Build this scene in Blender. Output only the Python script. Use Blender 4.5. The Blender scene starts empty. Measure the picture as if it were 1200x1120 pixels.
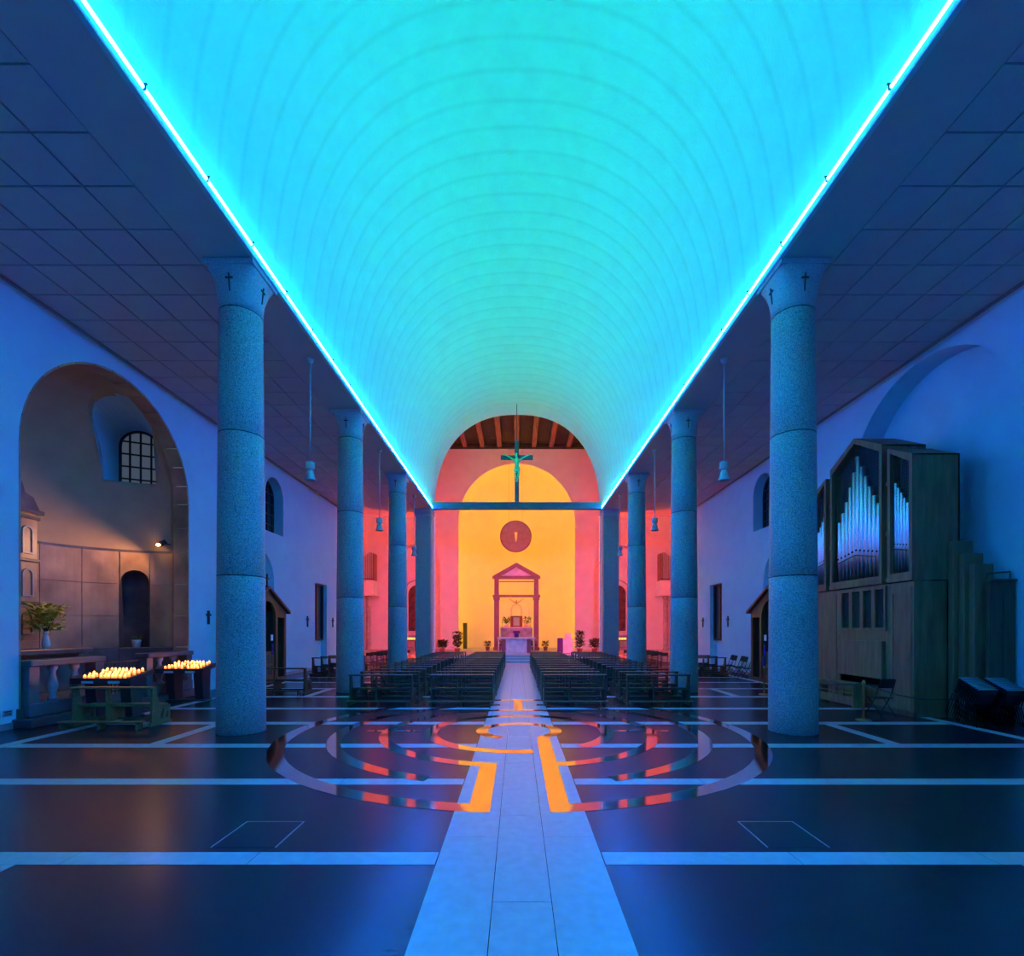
import bpy, bmesh, math, random
from mathutils import Vector, Matrix
from mathutils.geometry import tessellate_polygon
random.seed(7)
PI = math.pi
S = bpy.context.scene
COL = S.collection

# ------------------------------------------------------------------ camera, world, exposure
cd = bpy.data.cameras.new('camera'); cam = bpy.data.objects.new('camera', cd); COL.objects.link(cam)
cam.location = (0, 0, 2.2); cam.rotation_euler = (PI/2, 0, 0)
cd.sensor_width = 36; cd.lens = 590/1200*36
cd.shift_x = -6/1200; cd.shift_y = 178/1200
cd.clip_start = .05; cd.clip_end = 200
S.camera = cam
w = bpy.data.worlds.new('dusk'); S.world = w; w.use_nodes = True
w.node_tree.nodes['Background'].inputs[0].default_value = (.13, .16, .20, 1)
w.node_tree.nodes['Background'].inputs[1].default_value = .6
S.view_settings.view_transform = 'Standard'; S.view_settings.look = 'None'
S.view_settings.gamma = 1; S.view_settings.use_curve_mapping = False
S.view_settings.exposure = 0.0
S.cycles.max_bounces = 10; S.cycles.diffuse_bounces = 6
# strengths of the fluorescent tubes (radiance, linear)
BLUE = (3.0, 66.0, 545.0)
BLUE_TOP = (1.5, 5.0, 26.0)
GREEN = (0.0, 335.0, 14.0)
GREEN_LOW = (0.0, 8.0, 38.0)
PINK = (500.0, 24.0, 6.0)
YELLOW = (84.0, 53.0, 0.0)
LILAC = (1.2, 1.3, 3.2)

# ------------------------------------------------------------------ materials
M = {}
def mat(name, col, rough=.6, metal=0, var=0, scale=4, bump=0, bscale=40, emit=None, stretch=(1,1,1), spec=.5, detail=4):
    m = bpy.data.materials.new(name); m.use_nodes = True; M[name] = m
    nt = m.node_tree; b = nt.nodes['Principled BSDF']
    b.inputs['Base Color'].default_value = (*col, 1); b.inputs['Roughness'].default_value = rough
    b.inputs['Metallic'].default_value = metal; b.inputs['Specular IOR Level'].default_value = spec
    if emit:
        b.inputs['Emission Color'].default_value = (*[c/max(emit) for c in emit], 1)
        b.inputs['Emission Strength'].default_value = max(emit)
    if var or bump:
        tc = nt.nodes.new('ShaderNodeTexCoord'); mp = nt.nodes.new('ShaderNodeMapping')
        mp.inputs['Scale'].default_value = stretch
        nt.links.new(tc.outputs['Object'], mp.inputs[0])
    if var:
        n = nt.nodes.new('ShaderNodeTexNoise'); n.inputs['Scale'].default_value = scale; n.inputs['Detail'].default_value = detail
        r = nt.nodes.new('ShaderNodeValToRGB')
        r.color_ramp.elements[0].position = .3; r.color_ramp.elements[1].position = .7
        r.color_ramp.elements[0].color = (*[max(0, c*(1-var)) for c in col], 1)
        r.color_ramp.elements[1].color = (*[min(1, c*(1+var)) for c in col], 1)
        nt.links.new(mp.outputs[0], n.inputs['Vector']); nt.links.new(n.outputs[0], r.inputs[0])
        nt.links.new(r.outputs[0], b.inputs['Base Color'])
    if bump:
        n2 = nt.nodes.new('ShaderNodeTexNoise'); n2.inputs['Scale'].default_value = bscale; n2.inputs['Detail'].default_value = 3
        bp = nt.nodes.new('ShaderNodeBump'); bp.inputs['Strength'].default_value = bump; bp.inputs['Distance'].default_value = .02
        nt.links.new(mp.outputs[0], n2.inputs['Vector']); nt.links.new(n2.outputs[0], bp.inputs['Height'])
        nt.links.new(bp.outputs[0], b.inputs['Normal'])
    return m
mat('plaster_warm', (.78,.76,.74), .85, var=.04, scale=1.2, bump=.05, bscale=25, spec=.2)
mat('plaster', (.42,.74,.80), .85, var=.04, scale=1.2, bump=.05, bscale=25, spec=.2)  # nave walls: blue tint put in to hold down the pink bounce light
mat('plaster_cream', (.80,.72,.44), .85, var=.03, scale=1.2, bump=.05, bscale=25, spec=.2)  # apse: cream tint put in to hold down the blue light from the nave
mat('plaster_tan', (.50,.35,.21), .85, var=.08, scale=1.5, bump=.05, bscale=25, spec=.2)
mat('ceiling_board', (.50,.50,.50), .8, var=.03, scale=2)
mat('joint_dark', (.32,.32,.32), .9)
mat('granite', (.33,.33,.33), .55, var=.55, scale=44, bump=.12, bscale=60, detail=2)
mat('granite_smooth', (.40,.40,.42), .5, var=.25, scale=30)
mat('floor_dark', (.022,.021,.026), .27, var=.25, scale=3, bump=.03, bscale=18, stretch=(1,2.2,1), spec=.42)
mat('floor_pale', (.40,.47,.47), .30, var=.10, scale=9, bump=.03, bscale=50)
mat('floor_metal', (.72,.70,.70), .07, 1, var=.05, scale=2)
mat('marble', (.42,.265,.155), .4, var=.42, scale=1.3, stretch=(1,1,.75), detail=10)
mat('marble_dark', (.12,.10,.10), .35, var=.4, scale=2, detail=8)
mat('marble_rail', (.13,.12,.125), .4, var=.3, scale=3, detail=8)
mat('marble_grey', (.34,.33,.35), .4, var=.3, scale=3, detail=8)
mat('marble_white', (.70,.68,.70), .35, var=.2, scale=2.5, detail=8)
mat('pew_wood', (.060,.050,.028), .42, var=.3, scale=3, stretch=(1,8,8))
mat('pew_wood_old', (.17,.15,.05), .5, var=.3, scale=3, stretch=(1,8,8))
mat('oak', (.28,.135,.062), .55, var=.28, scale=1.6, stretch=(5,5,.6))
mat('oak_dark', (.12,.07,.04), .6, var=.25, scale=1.6, stretch=(5,5,.6))
mat('walnut', (.27,.075,.026), .5, var=.3, scale=2, stretch=(5,5,.6))
mat('timber', (.22,.11,.085), .7, var=.3, scale=1.5, stretch=(5,.5,5))
mat('timber_dark', (.034,.022,.026), .8, var=.3, scale=1.5, stretch=(5,.5,5))
mat('black_metal', (.012,.012,.014), .45, 1)
mat('iron', (.03,.03,.032), .55)
mat('black_cloth', (.012,.012,.013), .9)
mat('void', (.006,.005,.005), .9)
mat('tin', (.70,.68,.68), .32, 1, var=.05, scale=8)
mat('lamp_metal', (.42,.42,.42), .4)
mat('brass', (.60,.42,.16), .3, 1)
mat('gold', (.80,.55,.18), .32, 1)
mat('bronze_green', (.14,.58,.27), .4, var=.2, scale=6)
mat('cross_wood', (.05,.07,.07), .5, var=.2, scale=2)
mat('disc_stone', (.36,.30,.28), .65, var=.12, scale=4)
mat('porphyry', (.27,.13,.15), .6, var=.15, scale=5)
mat('purple_cloth', (.10,.02,.16), .9)
mat('leaf', (.03,.062,.024), .6, var=.3, scale=6)
mat('leaf_yellow', (.55,.52,.08), .6, var=.35, scale=9)
mat('petal', (.65,.45,.10), .6)
mat('terracotta', (.20,.10,.07), .7)
mat('white_glaze', (.7,.7,.68), .3)
mat('wax', (.85,.78,.62), .5)
mat('painting', (.07,.035,.03), .5, var=.8, scale=2.5, detail=6)
mat('chair_wood', (.20,.085,.04), .5)
mat('glass_dark', (.02,.025,.03), .15)
mat('felt_blue', (.03,.035,.06), .8)
mat('paper', (.75,.75,.75), .7)
mat('rope', (.05,.04,.05), .8)
mat('red_cup', (.5,.04,.02), .4, emit=(2.4,.55,.12))
mat('flame', (1,.6,.2), .5, emit=(8,2.9,.6))
mat('bulb', (1,.8,.5), .5, emit=(40,20,7))
mat('blue_tube', (.8,.85,1), .3, emit=BLUE)
mat('blue_tube_dimmed', (.8,.85,1), .3, emit=BLUE_TOP)  # weaker facets, added to steer blue light away from the vault
mat('green_tube_dimmed', (.8,1,.9), .3, emit=GREEN_LOW)  # weaker facets, added to keep green light off the lower vault
mat('green_tube', (.8,1,.9), .3, emit=GREEN)
mat('pink_tube', (1,.8,.8), .3, emit=PINK)
mat('yellow_tube_dim', (1,.9,.6), .3, emit=(YELLOW[0]*.45,YELLOW[1]*.36,0))
mat('yellow_tube', (1,.9,.6), .3, emit=YELLOW)
mat('lilac_tube', (.9,.85,1), .3, emit=LILAC)
# frosted panes lit by the dusk outside
m = bpy.data.materials.new('frosted_pane'); m.use_nodes = True; M['frosted_pane'] = m
b = m.node_tree.nodes['Principled BSDF']; b.inputs['Base Color'].default_value = (.8,.85,.9,1)
b.inputs['Transmission Weight'].default_value = .9; b.inputs['Roughness'].default_value = .7; b.inputs['IOR'].default_value = 1.1
# vault plaster: pale rings left by the centering boards, one every 0.745 m
m = bpy.data.materials.new('vault_plaster'); m.use_nodes = True; M['vault_plaster'] = m
nt = m.node_tree; b = nt.nodes['Principled BSDF']; b.inputs['Roughness'].default_value = .9; b.inputs['Specular IOR Level'].default_value = .15
def N(t, **k):
    n = nt.nodes.new(t)
    for a, v in k.items(): setattr(n, a, v)
    return n
tc = N('ShaderNodeTexCoord'); sp = N('ShaderNodeSeparateXYZ'); nt.links.new(tc.outputs['Object'], sp.inputs[0])
ns = N('ShaderNodeTexNoise'); ns.inputs['Scale'].default_value = .9; nt.links.new(tc.outputs['Object'], ns.inputs['Vector'])
def math_(op, a, b_=None):
    n = N('ShaderNodeMath', operation=op)
    for i, v in enumerate((a, b_)):
        if v is None: continue
        if isinstance(v, (int, float)): n.inputs[i].default_value = v
        else: nt.links.new(v, n.inputs[i])
    return n.outputs[0]
yy = math_('ADD', sp.outputs[1], math_('MULTIPLY', math_('SUBTRACT', ns.outputs[0], .5), .06))
fr = math_('FRACT', math_('DIVIDE', math_('SUBTRACT', yy, 16.16-40*.745), .745))
ds = math_('ABSOLUTE', math_('SUBTRACT', fr, .5))
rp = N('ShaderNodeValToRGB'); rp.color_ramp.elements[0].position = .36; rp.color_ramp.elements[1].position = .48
rp.color_ramp.elements[0].color = (.50,.80,.82,1); rp.color_ramp.elements[1].color = (.46,.73,.75,1)  # both tones tinted blue to subtract reddish bounce light from the vault
nt.links.new(ds, rp.inputs[0])
n3 = N('ShaderNodeTexNoise'); n3.inputs['Scale'].default_value = 2.2; n3.inputs['Detail'].default_value = 7; nt.links.new(tc.outputs['Object'], n3.inputs['Vector'])
mx = N('ShaderNodeMix', data_type='RGBA', blend_type='MULTIPLY'); mx.inputs[0].default_value = .16
nt.links.new(rp.outputs[0], mx.inputs[6]); nt.links.new(n3.outputs[0], mx.inputs[7]); nt.links.new(mx.outputs[2], b.inputs['Base Color'])
n4 = N('ShaderNodeTexNoise'); n4.inputs['Scale'].default_value = 14; nt.links.new(tc.outputs['Object'], n4.inputs['Vector'])
bp = N('ShaderNodeBump'); bp.inputs['Strength'].default_value = .35; bp.inputs['Distance'].default_value = .03
nt.links.new(n4.outputs[0], bp.inputs['Height']); nt.links.new(bp.outputs[0], b.inputs['Normal'])

# ------------------------------------------------------------------ helpers
def wloc(o):
    v = Vector((0,0,0))
    while o: v = v + o.location; o = o.parent
    return v
class MB:
    """collects simple shapes in world coordinates and links them as ONE mesh object"""
    def __init__(s): s.v = []; s.f = []; s.smooth = set()
    def add(s, vs, fs, smooth=False):
        n = len(s.v); s.v += [tuple(p) for p in vs]
        for f in fs:
            if smooth: s.smooth.add(len(s.f))
            s.f.append(tuple(n+i for i in f))
        return s
    def box(s, x0,x1,y0,y1,z0,z1, b=0):
        if x0 > x1: x0, x1 = x1, x0
        if y0 > y1: y0, y1 = y1, y0
        if z0 > z1: z0, z1 = z1, z0
        b = min(b, (x1-x0)*.4, (y1-y0)*.4, (z1-z0)*.4)
        if b <= 0:
            vs = [(x,y,z) for x in (x0,x1) for y in (y0,y1) for z in (z0,z1)]
            return s.add(vs, [(0,1,3,2),(4,6,7,5),(0,4,5,1),(2,3,7,6),(0,2,6,4),(1,5,7,3)])
        bm = bmesh.new(); r = bmesh.ops.create_cube(bm, size=1)
        for v in bm.verts: v.co = Vector(((x0+x1)/2+v.co.x*(x1-x0), (y0+y1)/2+v.co.y*(y1-y0), (z0+z1)/2+v.co.z*(z1-z0)))
        bmesh.ops.bevel(bm, geom=bm.edges[:], offset=b, segments=1, affect='EDGES')
        bm.verts.index_update()
        s.add([v.co for v in bm.verts], [[v.index for v in f.verts] for f in bm.faces]); bm.free(); return s
    def tube(s, p, q, r, n=8, r2=None, cap=True):
        p = Vector(p); q = Vector(q); d = (q-p).normalized(); r2 = r if r2 is None else r2
        a = d.orthogonal().normalized(); c = d.cross(a); vs = []
        for (o, rr) in ((p,r),(q,r2)):
            for i in range(n):
                t = 2*PI*i/n; vs.append(o + a*math.cos(t)*rr + c*math.sin(t)*rr)
        k = len(s.v)
        s.add(vs, [(i,(i+1)%n,n+(i+1)%n,n+i) for i in range(n)], True)
        if cap: s.f.append(tuple(k+i for i in reversed(range(n)))); s.f.append(tuple(k+n+i for i in range(n)))
        return s
    def path(s, pts, r, n=6):
        for a, b in zip(pts, pts[1:]): s.tube(a, b, r, n)
        return s
    def lathe(s, prof, c=(0,0,0), n=20, cap=True, smooth=True):
        cx, cy, cz = c; vs = []
        for (r, z) in prof:
            for i in range(n):
                t = 2*PI*i/n; vs.append((cx+r*math.cos(t), cy+r*math.sin(t), cz+z))
        fs = [(j*n+i, j*n+(i+1)%n, (j+1)*n+(i+1)%n, (j+1)*n+i) for j in range(len(prof)-1) for i in range(n)]
        k = len(s.v); s.add(vs, fs, smooth)
        if cap:
            s.f.append(tuple(k+i for i in reversed(range(n)))); s.f.append(tuple(k+(len(prof)-1)*n+i for i in range(n)))
        return s
    def poly(s, outer, holes, fn, flip=False):
        loops = [[Vector((u,v,0)) for u,v in l] for l in [outer]+list(holes)]
        tri = tessellate_polygon(loops); pts = [p for l in loops for p in l]
        s.add([fn(p.x,p.y) for p in pts], [t[::-1] if flip else t for t in tri]); return s
    def strip(s, pts, fn, w0, w1, closed=False, smooth=False):
        n = len(pts); vs = [fn(u,v,w0) for u,v in pts]+[fn(u,v,w1) for u,v in pts]
        s.add(vs, [(i,(i+1)%n,n+(i+1)%n,n+i) for i in range(n if closed else n-1)], smooth); return s
    def slab(s, outer, holes, fn, w0, w1):
        """a plate with holes: fn(u,v,w) with thickness from w0 to w1"""
        s.poly(outer, holes, lambda u,v: fn(u,v,w0)); s.poly(outer, holes, lambda u,v: fn(u,v,w1), True)
        for l in [outer]+list(holes): s.strip(l, fn, w0, w1, True)
        return s
    def ball(s, c, rx, ry=None, rz=None, n=10, m=6):
        ry = ry or rx; rz = rz or rx
        prof = [(math.sin(PI*j/m), -math.cos(PI*j/m)) for j in range(m+1)]
        vs = [(c[0]+rx*max(r,.001)*math.cos(2*PI*i/n), c[1]+ry*max(r,.001)*math.sin(2*PI*i/n), c[2]+rz*z) for r,z in prof for i in range(n)]
        s.add(vs, [(j*n+i, j*n+(i+1)%n, (j+1)*n+(i+1)%n, (j+1)*n+i) for j in range(m) for i in range(n)], True); return s
    def build(s, name, m, parent=None, **k):
        off = wloc(parent) if parent else Vector((0,0,0))
        me = bpy.data.meshes.new(name); me.from_pydata([tuple(Vector(p)-off) for p in s.v], [], s.f)
        bm = bmesh.new(); bm.from_mesh(me); bmesh.ops.recalc_face_normals(bm, faces=bm.faces[:])
        sm = s.smooth
        for i, f in enumerate(bm.faces): f.smooth = i in sm
        bm.to_mesh(me); bm.free()
        me.materials.append(M[m]); o = bpy.data.objects.new(name, me); COL.objects.link(o)
        if parent: o.parent = parent
        for a, v in k.items(): o[a] = v
        return o
def box(*a, b=0): return MB().box(*a, b=b)
def tag(o, label, cat, group=None):
    o['label'] = label; o['category'] = cat
    if group: o['group'] = group
    return o
def thing(name, label, cat, loc=(0,0,0), rz=0, group=None):
    o = bpy.data.objects.new(name, None); COL.objects.link(o); o.location = loc; o.rotation_euler = (0,0,rz)
    o.empty_display_size = .1
    return tag(o, label, cat, group)
def copy_tree(o, label=None, loc=None, rz=None, group=None):
    c = o.copy(); COL.objects.link(c)
    if label: c['label'] = label
    if group: c['group'] = group
    if loc is not None: c.location = loc
    if rz is not None: c.rotation_euler = (0,0,rz)
    for ch in list(o.children):
        d = ch.copy(); COL.objects.link(d); d.parent = c
        for g in list(ch.children):
            e = g.copy(); COL.objects.link(e); e.parent = d
    return c
def struct(o): o['kind'] = 'structure'; return o
def dup_part(o, parent, loc):
    c = o.copy(); COL.objects.link(c); c.parent = parent; c.location = loc; return c
def arch(c, r, z0, zs, n=20, ry=None):
    ry = ry or r
    return [(c-r,z0)] + [(c-r*math.cos(PI*i/n), zs+ry*math.sin(PI*i/n)) for i in range(n+1)] + [(c+r,z0)]
def rect(u0,u1,v0,v1): return [(u0,v0),(u0,v1),(u1,v1),(u1,v0)]
ORD = ['first','second','third','fourth','fifth','sixth','seventh','eighth','ninth','tenth','eleventh','twelfth','thirteenth','fourteenth','fifteenth','sixteenth']

# ------------------------------------------------------------------ constants of the place
CZ = 9.9          # aisle ceiling and underside of the architrave
XW = 11.24        # side walls
XT = 5.45         # tubes / inner face of the architrave
YE = 33.0         # end of the nave
YF = 45.0         # far wall of the transept
VX, VZ, VB, VN = 5.62, 10.10, 6.75, 2.35     # vault springing half width, height, rise, roundness
def vault_profile(n=44, grow=0):
    out = []
    for i in range(n+1):
        t = PI*i/n; c = math.cos(t); s_ = math.sin(t)
        out.append((-(VX+grow)*math.copysign(abs(c)**(2/VN), c), VZ+(VB+grow)*abs(s_)**(2/VN)))
    return out

# ------------------------------------------------------------------ floor
fl = struct(box(-18,18,-4.2,52,-.25,0).build('floor', 'floor_dark'))
BANDS = [(4.72,4.98),(7.16,7.44),(9.42,9.72),(11.72,12.04),(13.92,14.24),(16.4,16.72),(18.7,19.0),(20.95,21.25),(23.2,23.5),(25.45,25.75),(27.7,28.0),(29.95,30.25)]
AX0, AX1 = -.76, .82
for i,(a,b_) in enumerate(BANDS):
    for (x0,x1) in ((-9.62,AX0-.01),(AX1+.01,10.1)):
        n = 5
        for k in range(n):
            u0 = x0+(x1-x0)*k/n; u1 = x0+(x1-x0)*(k+1)/n
            box(u0+.004,u1-.004,a,b_,-.02,.003).build('stone_band','floor_pale',fl)
for i in (2,5,8):
    for x in (-7.1, 7.15):
        box(x,x+.26,BANDS[i][1]+.005,BANDS[i+1][0]-.005,-.02,.003).build('stone_band','floor_pale',fl)
for x in (-4.96, 4.72):
    box(x,x+.26,-3.5,BANDS[0][0]-.005,-.02,.003).build('stone_band','floor_pale',fl)
for x in (-9.9, 10.12):
    for k in range(12):
        box(x,x+.26,9.3+k*2.0,11.29+k*2.0,-.02,.003).build('stone_band','floor_pale',fl)
cols3 = ((AX0,-.205),(-.198,.276),(.283,AX1))
for c,(x0,x1) in enumerate(cols3):
    y = -3.6+(0,.62,.0)[c]; ks = [1.9,2.35,2.1,2.6]; k = c
    while y < 33.4:
        L = ks[k%4] if y < 12 else 2.4; k += 1
        y1 = min(y+L, 33.6)
        box(x0,x1,y,y1-.008,-.02,.004).build('aisle_slab','floor_pale',fl)
        y = y1
for x0,x1 in ((-3.09,-2.45),(2.54,3.15)):
    box(x0,x1,5.09,5.77,-.02,.0025).build('floor_hatch','floor_dark',fl)
    mb = MB()
    mb.box(x0-.012,x0,5.09,5.78,-.02,.004); mb.box(x0,x1,5.77,5.78,-.02,.004)
    mb.box(x1,x1+.012,5.09,5.78,-.02,.004)
    mb.build('hatch_rim','joint_dark',fl)
# labyrinth: polished metal bands let into the floor, centre at LC
LC = Vector((.04, 10.98, 0))
def ring(ri, ro, a0, a1):
    """angles in degrees, 0 towards the altar, clockwise seen from above"""
    n = max(4, int((a1-a0)/5)); mb = MB(); vs = []
    for i in range(n+1):
        t = math.radians(a0+(a1-a0)*i/n)
        for r, z in ((ri,-.02),(ri,.006),(ro,.006),(ro,-.02)):
            vs.append((LC.x+r*math.sin(t), LC.y+r*math.cos(t), z))
    fs = []
    for i in range(n):
        for j in range(4): fs.append((4*i+j, 4*i+(j+1)%4, 4*i+4+(j+1)%4, 4*i+4+j))
    fs += [(0,1,2,3), (4*n+3,4*n+2,4*n+1,4*n)]
    return mb.add(vs, fs)
def gap(r, x): return math.degrees(math.asin(x/r))
LR = [(4.66,4.94),(3.68,3.94),(2.70,2.95),(1.76,2.04),(.68,.93)]
ring(*LR[0], -180+gap(4.8,.38), 180-gap(4.8,.38)).build('labyrinth_band','floor_metal',fl)
ring(*LR[1], 8, 180-gap(3.8,1.35)).build('labyrinth_band','floor_metal',fl)
ring(*LR[1], -180+gap(3.8,1.35), -8).build('labyrinth_band','floor_metal',fl)
ring(*LR[2], -180+gap(2.8,.38), 180-gap(2.8,.5)).build('labyrinth_band','floor_metal',fl)
ring(*LR[3], -176-gap(1.9,.38)+0, 142).build('labyrinth_band','floor_metal',fl)
ring(*LR[4], -180+gap(.8,.36), 180-gap(.8,.42)).build('labyrinth_band','floor_metal',fl)
for r_ in ((-.60,-.33,6.06,8.27),(.40,.66,6.06,10.3),(-.10,.16,13.75,15.75),(-3.25,-2.08,10.88,11.02),(2.12,3.3,10.88,11.02)):
    box(*r_, -.02, .0065).build('labyrinth_band','floor_metal',fl)

# chancel platform with steps
ch = MB()
ch.box(-15.9,15.9,34.6,50.6,0,.45); ch.box(-9,9,34.1,34.6,0,.30); ch.box(-9,9,33.6,34.1,0,.15)
struct(ch.build('trim_1','marble_grey'))
for k in range(3):
    box(-.76,.82,33.59+.5*k,34.08+.5*k if k < 2 else 37.9,.02,.16+.15*k,b=.01).build('step_slab','floor_pale',bpy.data.objects['trim_1'])

# ------------------------------------------------------------------ side walls
def side(sgn):
    return lambda u,v,w=0: (sgn*(XW+w), u, v)
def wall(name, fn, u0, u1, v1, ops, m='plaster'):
    """ops: dict(path, depth, floor(touches floor), back)"""
    outer = [(u0,0)]
    for o in sorted([o for o in ops if o['floor']], key=lambda o: o['path'][0][0]): outer += o['path']
    outer += [(u1,0),(u1,v1),(u0,v1)]
    mb = MB().poly(outer, [o['path'] for o in ops if not o['floor']], lambda u,v: fn(u,v,0))
    for o in ops:
        if o['depth']: mb.strip(o['path'], fn, 0, o['depth'], not o['floor'])
        if o.get('back'): mb.poly(o['path'], [], lambda u,v: fn(u,v,o['depth']))
    ob = struct(mb.build(name, m)); return ob
lch = dict(c=14.3, r=2.95, zs=6.48)
OL = [dict(path=arch(14.3,2.95,0,6.48,32), depth=0, floor=True),
      dict(path=arch(21.8,1.5,0,4.3), depth=.35, floor=True, back=True),
      dict(path=arch(23.34,.86,6.67,8.38), depth=.5, floor=False),
      dict(path=rect(27.98,29.74,0,4.84), depth=.36, floor=True, back=True)]
OR = [dict(path=arch(14.0,2.95,0,6.75,32), depth=.70, floor=True, back=True),
      dict(path=arch(21.5,1.5,0,4.3), depth=.35, floor=True, back=True),
      dict(path=arch(23.1,.86,6.85,8.5), depth=.5, floor=False),
      dict(path=rect(27.63,29.34,0,4.79), depth=.36, floor=True, back=True)]
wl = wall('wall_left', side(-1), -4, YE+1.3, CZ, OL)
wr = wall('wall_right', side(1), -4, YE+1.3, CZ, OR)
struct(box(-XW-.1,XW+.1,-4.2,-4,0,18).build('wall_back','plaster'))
# windows high in the side walls: frame with bars, dark panes
nwin = [0]
def window(fn, c, r, z0, zs, depth, pm, nx=3, ny=4, hw=None):
    nwin[0] += 1
    hw = hw or r
    p = arch(c,hw,z0,zs,14,hw)
    q = arch(c,hw-.07,z0+.07,zs,14,hw-.07)
    fr_ = struct(MB().slab(p, [q], fn, depth-.06, depth+.02).build('window_%d'%nwin[0],'iron'))
    MB().slab(q, [], fn, depth, depth+.012).build('pane', pm, fr_)
    for i in range(1,nx):
        u = c-hw+2*hw*i/nx; top = zs+math.sqrt(max(0,(hw-.05)**2-(u-c)**2))
        MB().slab(rect(u-.028,u+.028,z0+.05,top), [], fn, depth-.05, depth-.005).build('window_bar','iron',fr_)
    for j in range(1,ny+1):
        v = z0+(zs+hw*.3-z0)*j/ny
        half = hw-.05 if v <= zs else math.sqrt(max(.01,(hw-.05)**2-(v-zs)**2))
        MB().slab(rect(c-half,c+half,v-.024,v+.024), [], fn, depth-.055, depth-.01).build('window_bar','iron',fr_)
    return fr_
window(side(-1), 23.34, .86, 6.67, 8.38, .5, 'glass_dark')
window(side(1), 23.1, .86, 6.85, 8.5, .5, 'glass_dark')
# tall dark windows in the two square recesses
for sgn, y0, y1, zt in ((-1,27.98,29.74,4.84),(1,27.63,29.34,4.79)):
    nwin[0] += 1; fn = side(sgn)
    fr_ = struct(MB().slab(rect(y0+.01,y1-.01,1.6,zt-.01),[rect(y0+.09,y1-.09,1.68,zt-.09)],fn,.20,.34).build('window_%d'%nwin[0],'iron'))
    for k in range(2):
        a = y0+.09+(y1-y0-.18)*k/2; MB().slab(rect(a+.02,a+(y1-y0-.18)/2-.02,1.68,zt-.09),[],fn,.27,.29).build('pane','glass_dark',fr_)
    MB().slab(rect((y0+y1)/2-.025,(y0+y1)/2+.025,1.68,zt-.09),[],fn,.22,.34).build('window_bar','iron',fr_)
# baseboards
for sgn, segs in ((-1,((-4,11.3),(17.3,18.0),(23.4,27.9),(29.8,34.2))),(1,((-4,11.0),(17.1,17.8),(23.1,27.6),(29.4,34.2)))):
    mb = MB()
    for a,b_ in segs: mb.box(sgn*(XW-.03), sgn*(XW+.0), a, b_, 0, .14)
    struct(mb.build('baseboard_'+('left' if sgn < 0 else 'right'),'marble_grey'))

# ------------------------------------------------------------------ aisle ceilings with panels
for sgn, nm in ((-1,'left'),(1,'right')):
    cl = struct(box(sgn*(VX+.05), sgn*(XW+.02), -4, 34.3, CZ+.03, CZ+.2).build('ceiling_'+nm,'joint_dark'))
    soff = box(sgn*(XT+.061), sgn*6.62, -4, 34.3, CZ, CZ+.03).build('soffit','ceiling_board',cl)
    x0 = 6.62; pw = (XW-.06-x0)/5
    first = None
    for j in range(39):
        y0 = -2.6+.945*j
        for i in range(5):
            xa = x0+pw*i; xb = x0+pw*(i+1)
            if first is None:
                first = box(-pw/2+.020, pw/2-.020, -.452, .452, -.006, .03).build('ceiling_panel','ceiling_board')
                c = first
            else:
                c = first.copy(); COL.objects.link(c)
            c.parent = cl; c.location = (sgn*(x0+pw*(i+.5)), y0+.472, CZ+.006)
    MB().box(sgn*(XW-.07),sgn*XW,-4,34.2,CZ-.04,CZ+.03).build('cornice','joint_dark',cl)

# ------------------------------------------------------------------ vault and its architraves
prof = vault_profile(48)
stations = []
y = 16.16-27*.745
while y < YE-.3:
    stations += [(y-.05,0),(y,.006),(y+.05,0),(y+.372,0)]; y += .745
stations = [s_ for s_ in stations if s_[0] < YE-.05]+[(YE,0)]
mb = MB(); n = len(prof); vs = []
for (yy_, g) in stations:
    pr = vault_profile(48, g)
    vs += [(x,yy_,z) for x,z in pr]
mb.add(vs, [(j*n+i,j*n+i+1,(j+1)*n+i+1,(j+1)*n+i) for j in range(len(stations)-1) for i in range(n-1)], True)
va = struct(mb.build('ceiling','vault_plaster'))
for sgn in (-1,1):
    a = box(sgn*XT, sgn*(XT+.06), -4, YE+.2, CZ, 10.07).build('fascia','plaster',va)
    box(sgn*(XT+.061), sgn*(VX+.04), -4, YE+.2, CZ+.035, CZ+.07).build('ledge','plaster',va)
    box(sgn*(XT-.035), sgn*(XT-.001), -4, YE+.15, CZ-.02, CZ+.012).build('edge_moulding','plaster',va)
# wall above the nave seen from the transept, with the arch rim
outer = [(-16,0),(-XW,0),(-XW,CZ),(-VX,CZ)]+vault_profile(40)+[(VX,CZ),(XW,CZ),(XW,0),(16,0),(16,18.9),(-16,18.9)]
mb = MB().poly(outer, [], lambda u,v: (u,YE+1.3,v))
mb.strip([(-VX,CZ)]+vault_profile(40)+[(VX,CZ)], lambda u,v,w: (u,w,v), YE-.02, YE+1.3)
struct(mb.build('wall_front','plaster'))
struct(MB().box(-VX-1,VX+1,-4.3,-4.1,9,18).build('trim_2','plaster'))

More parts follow.
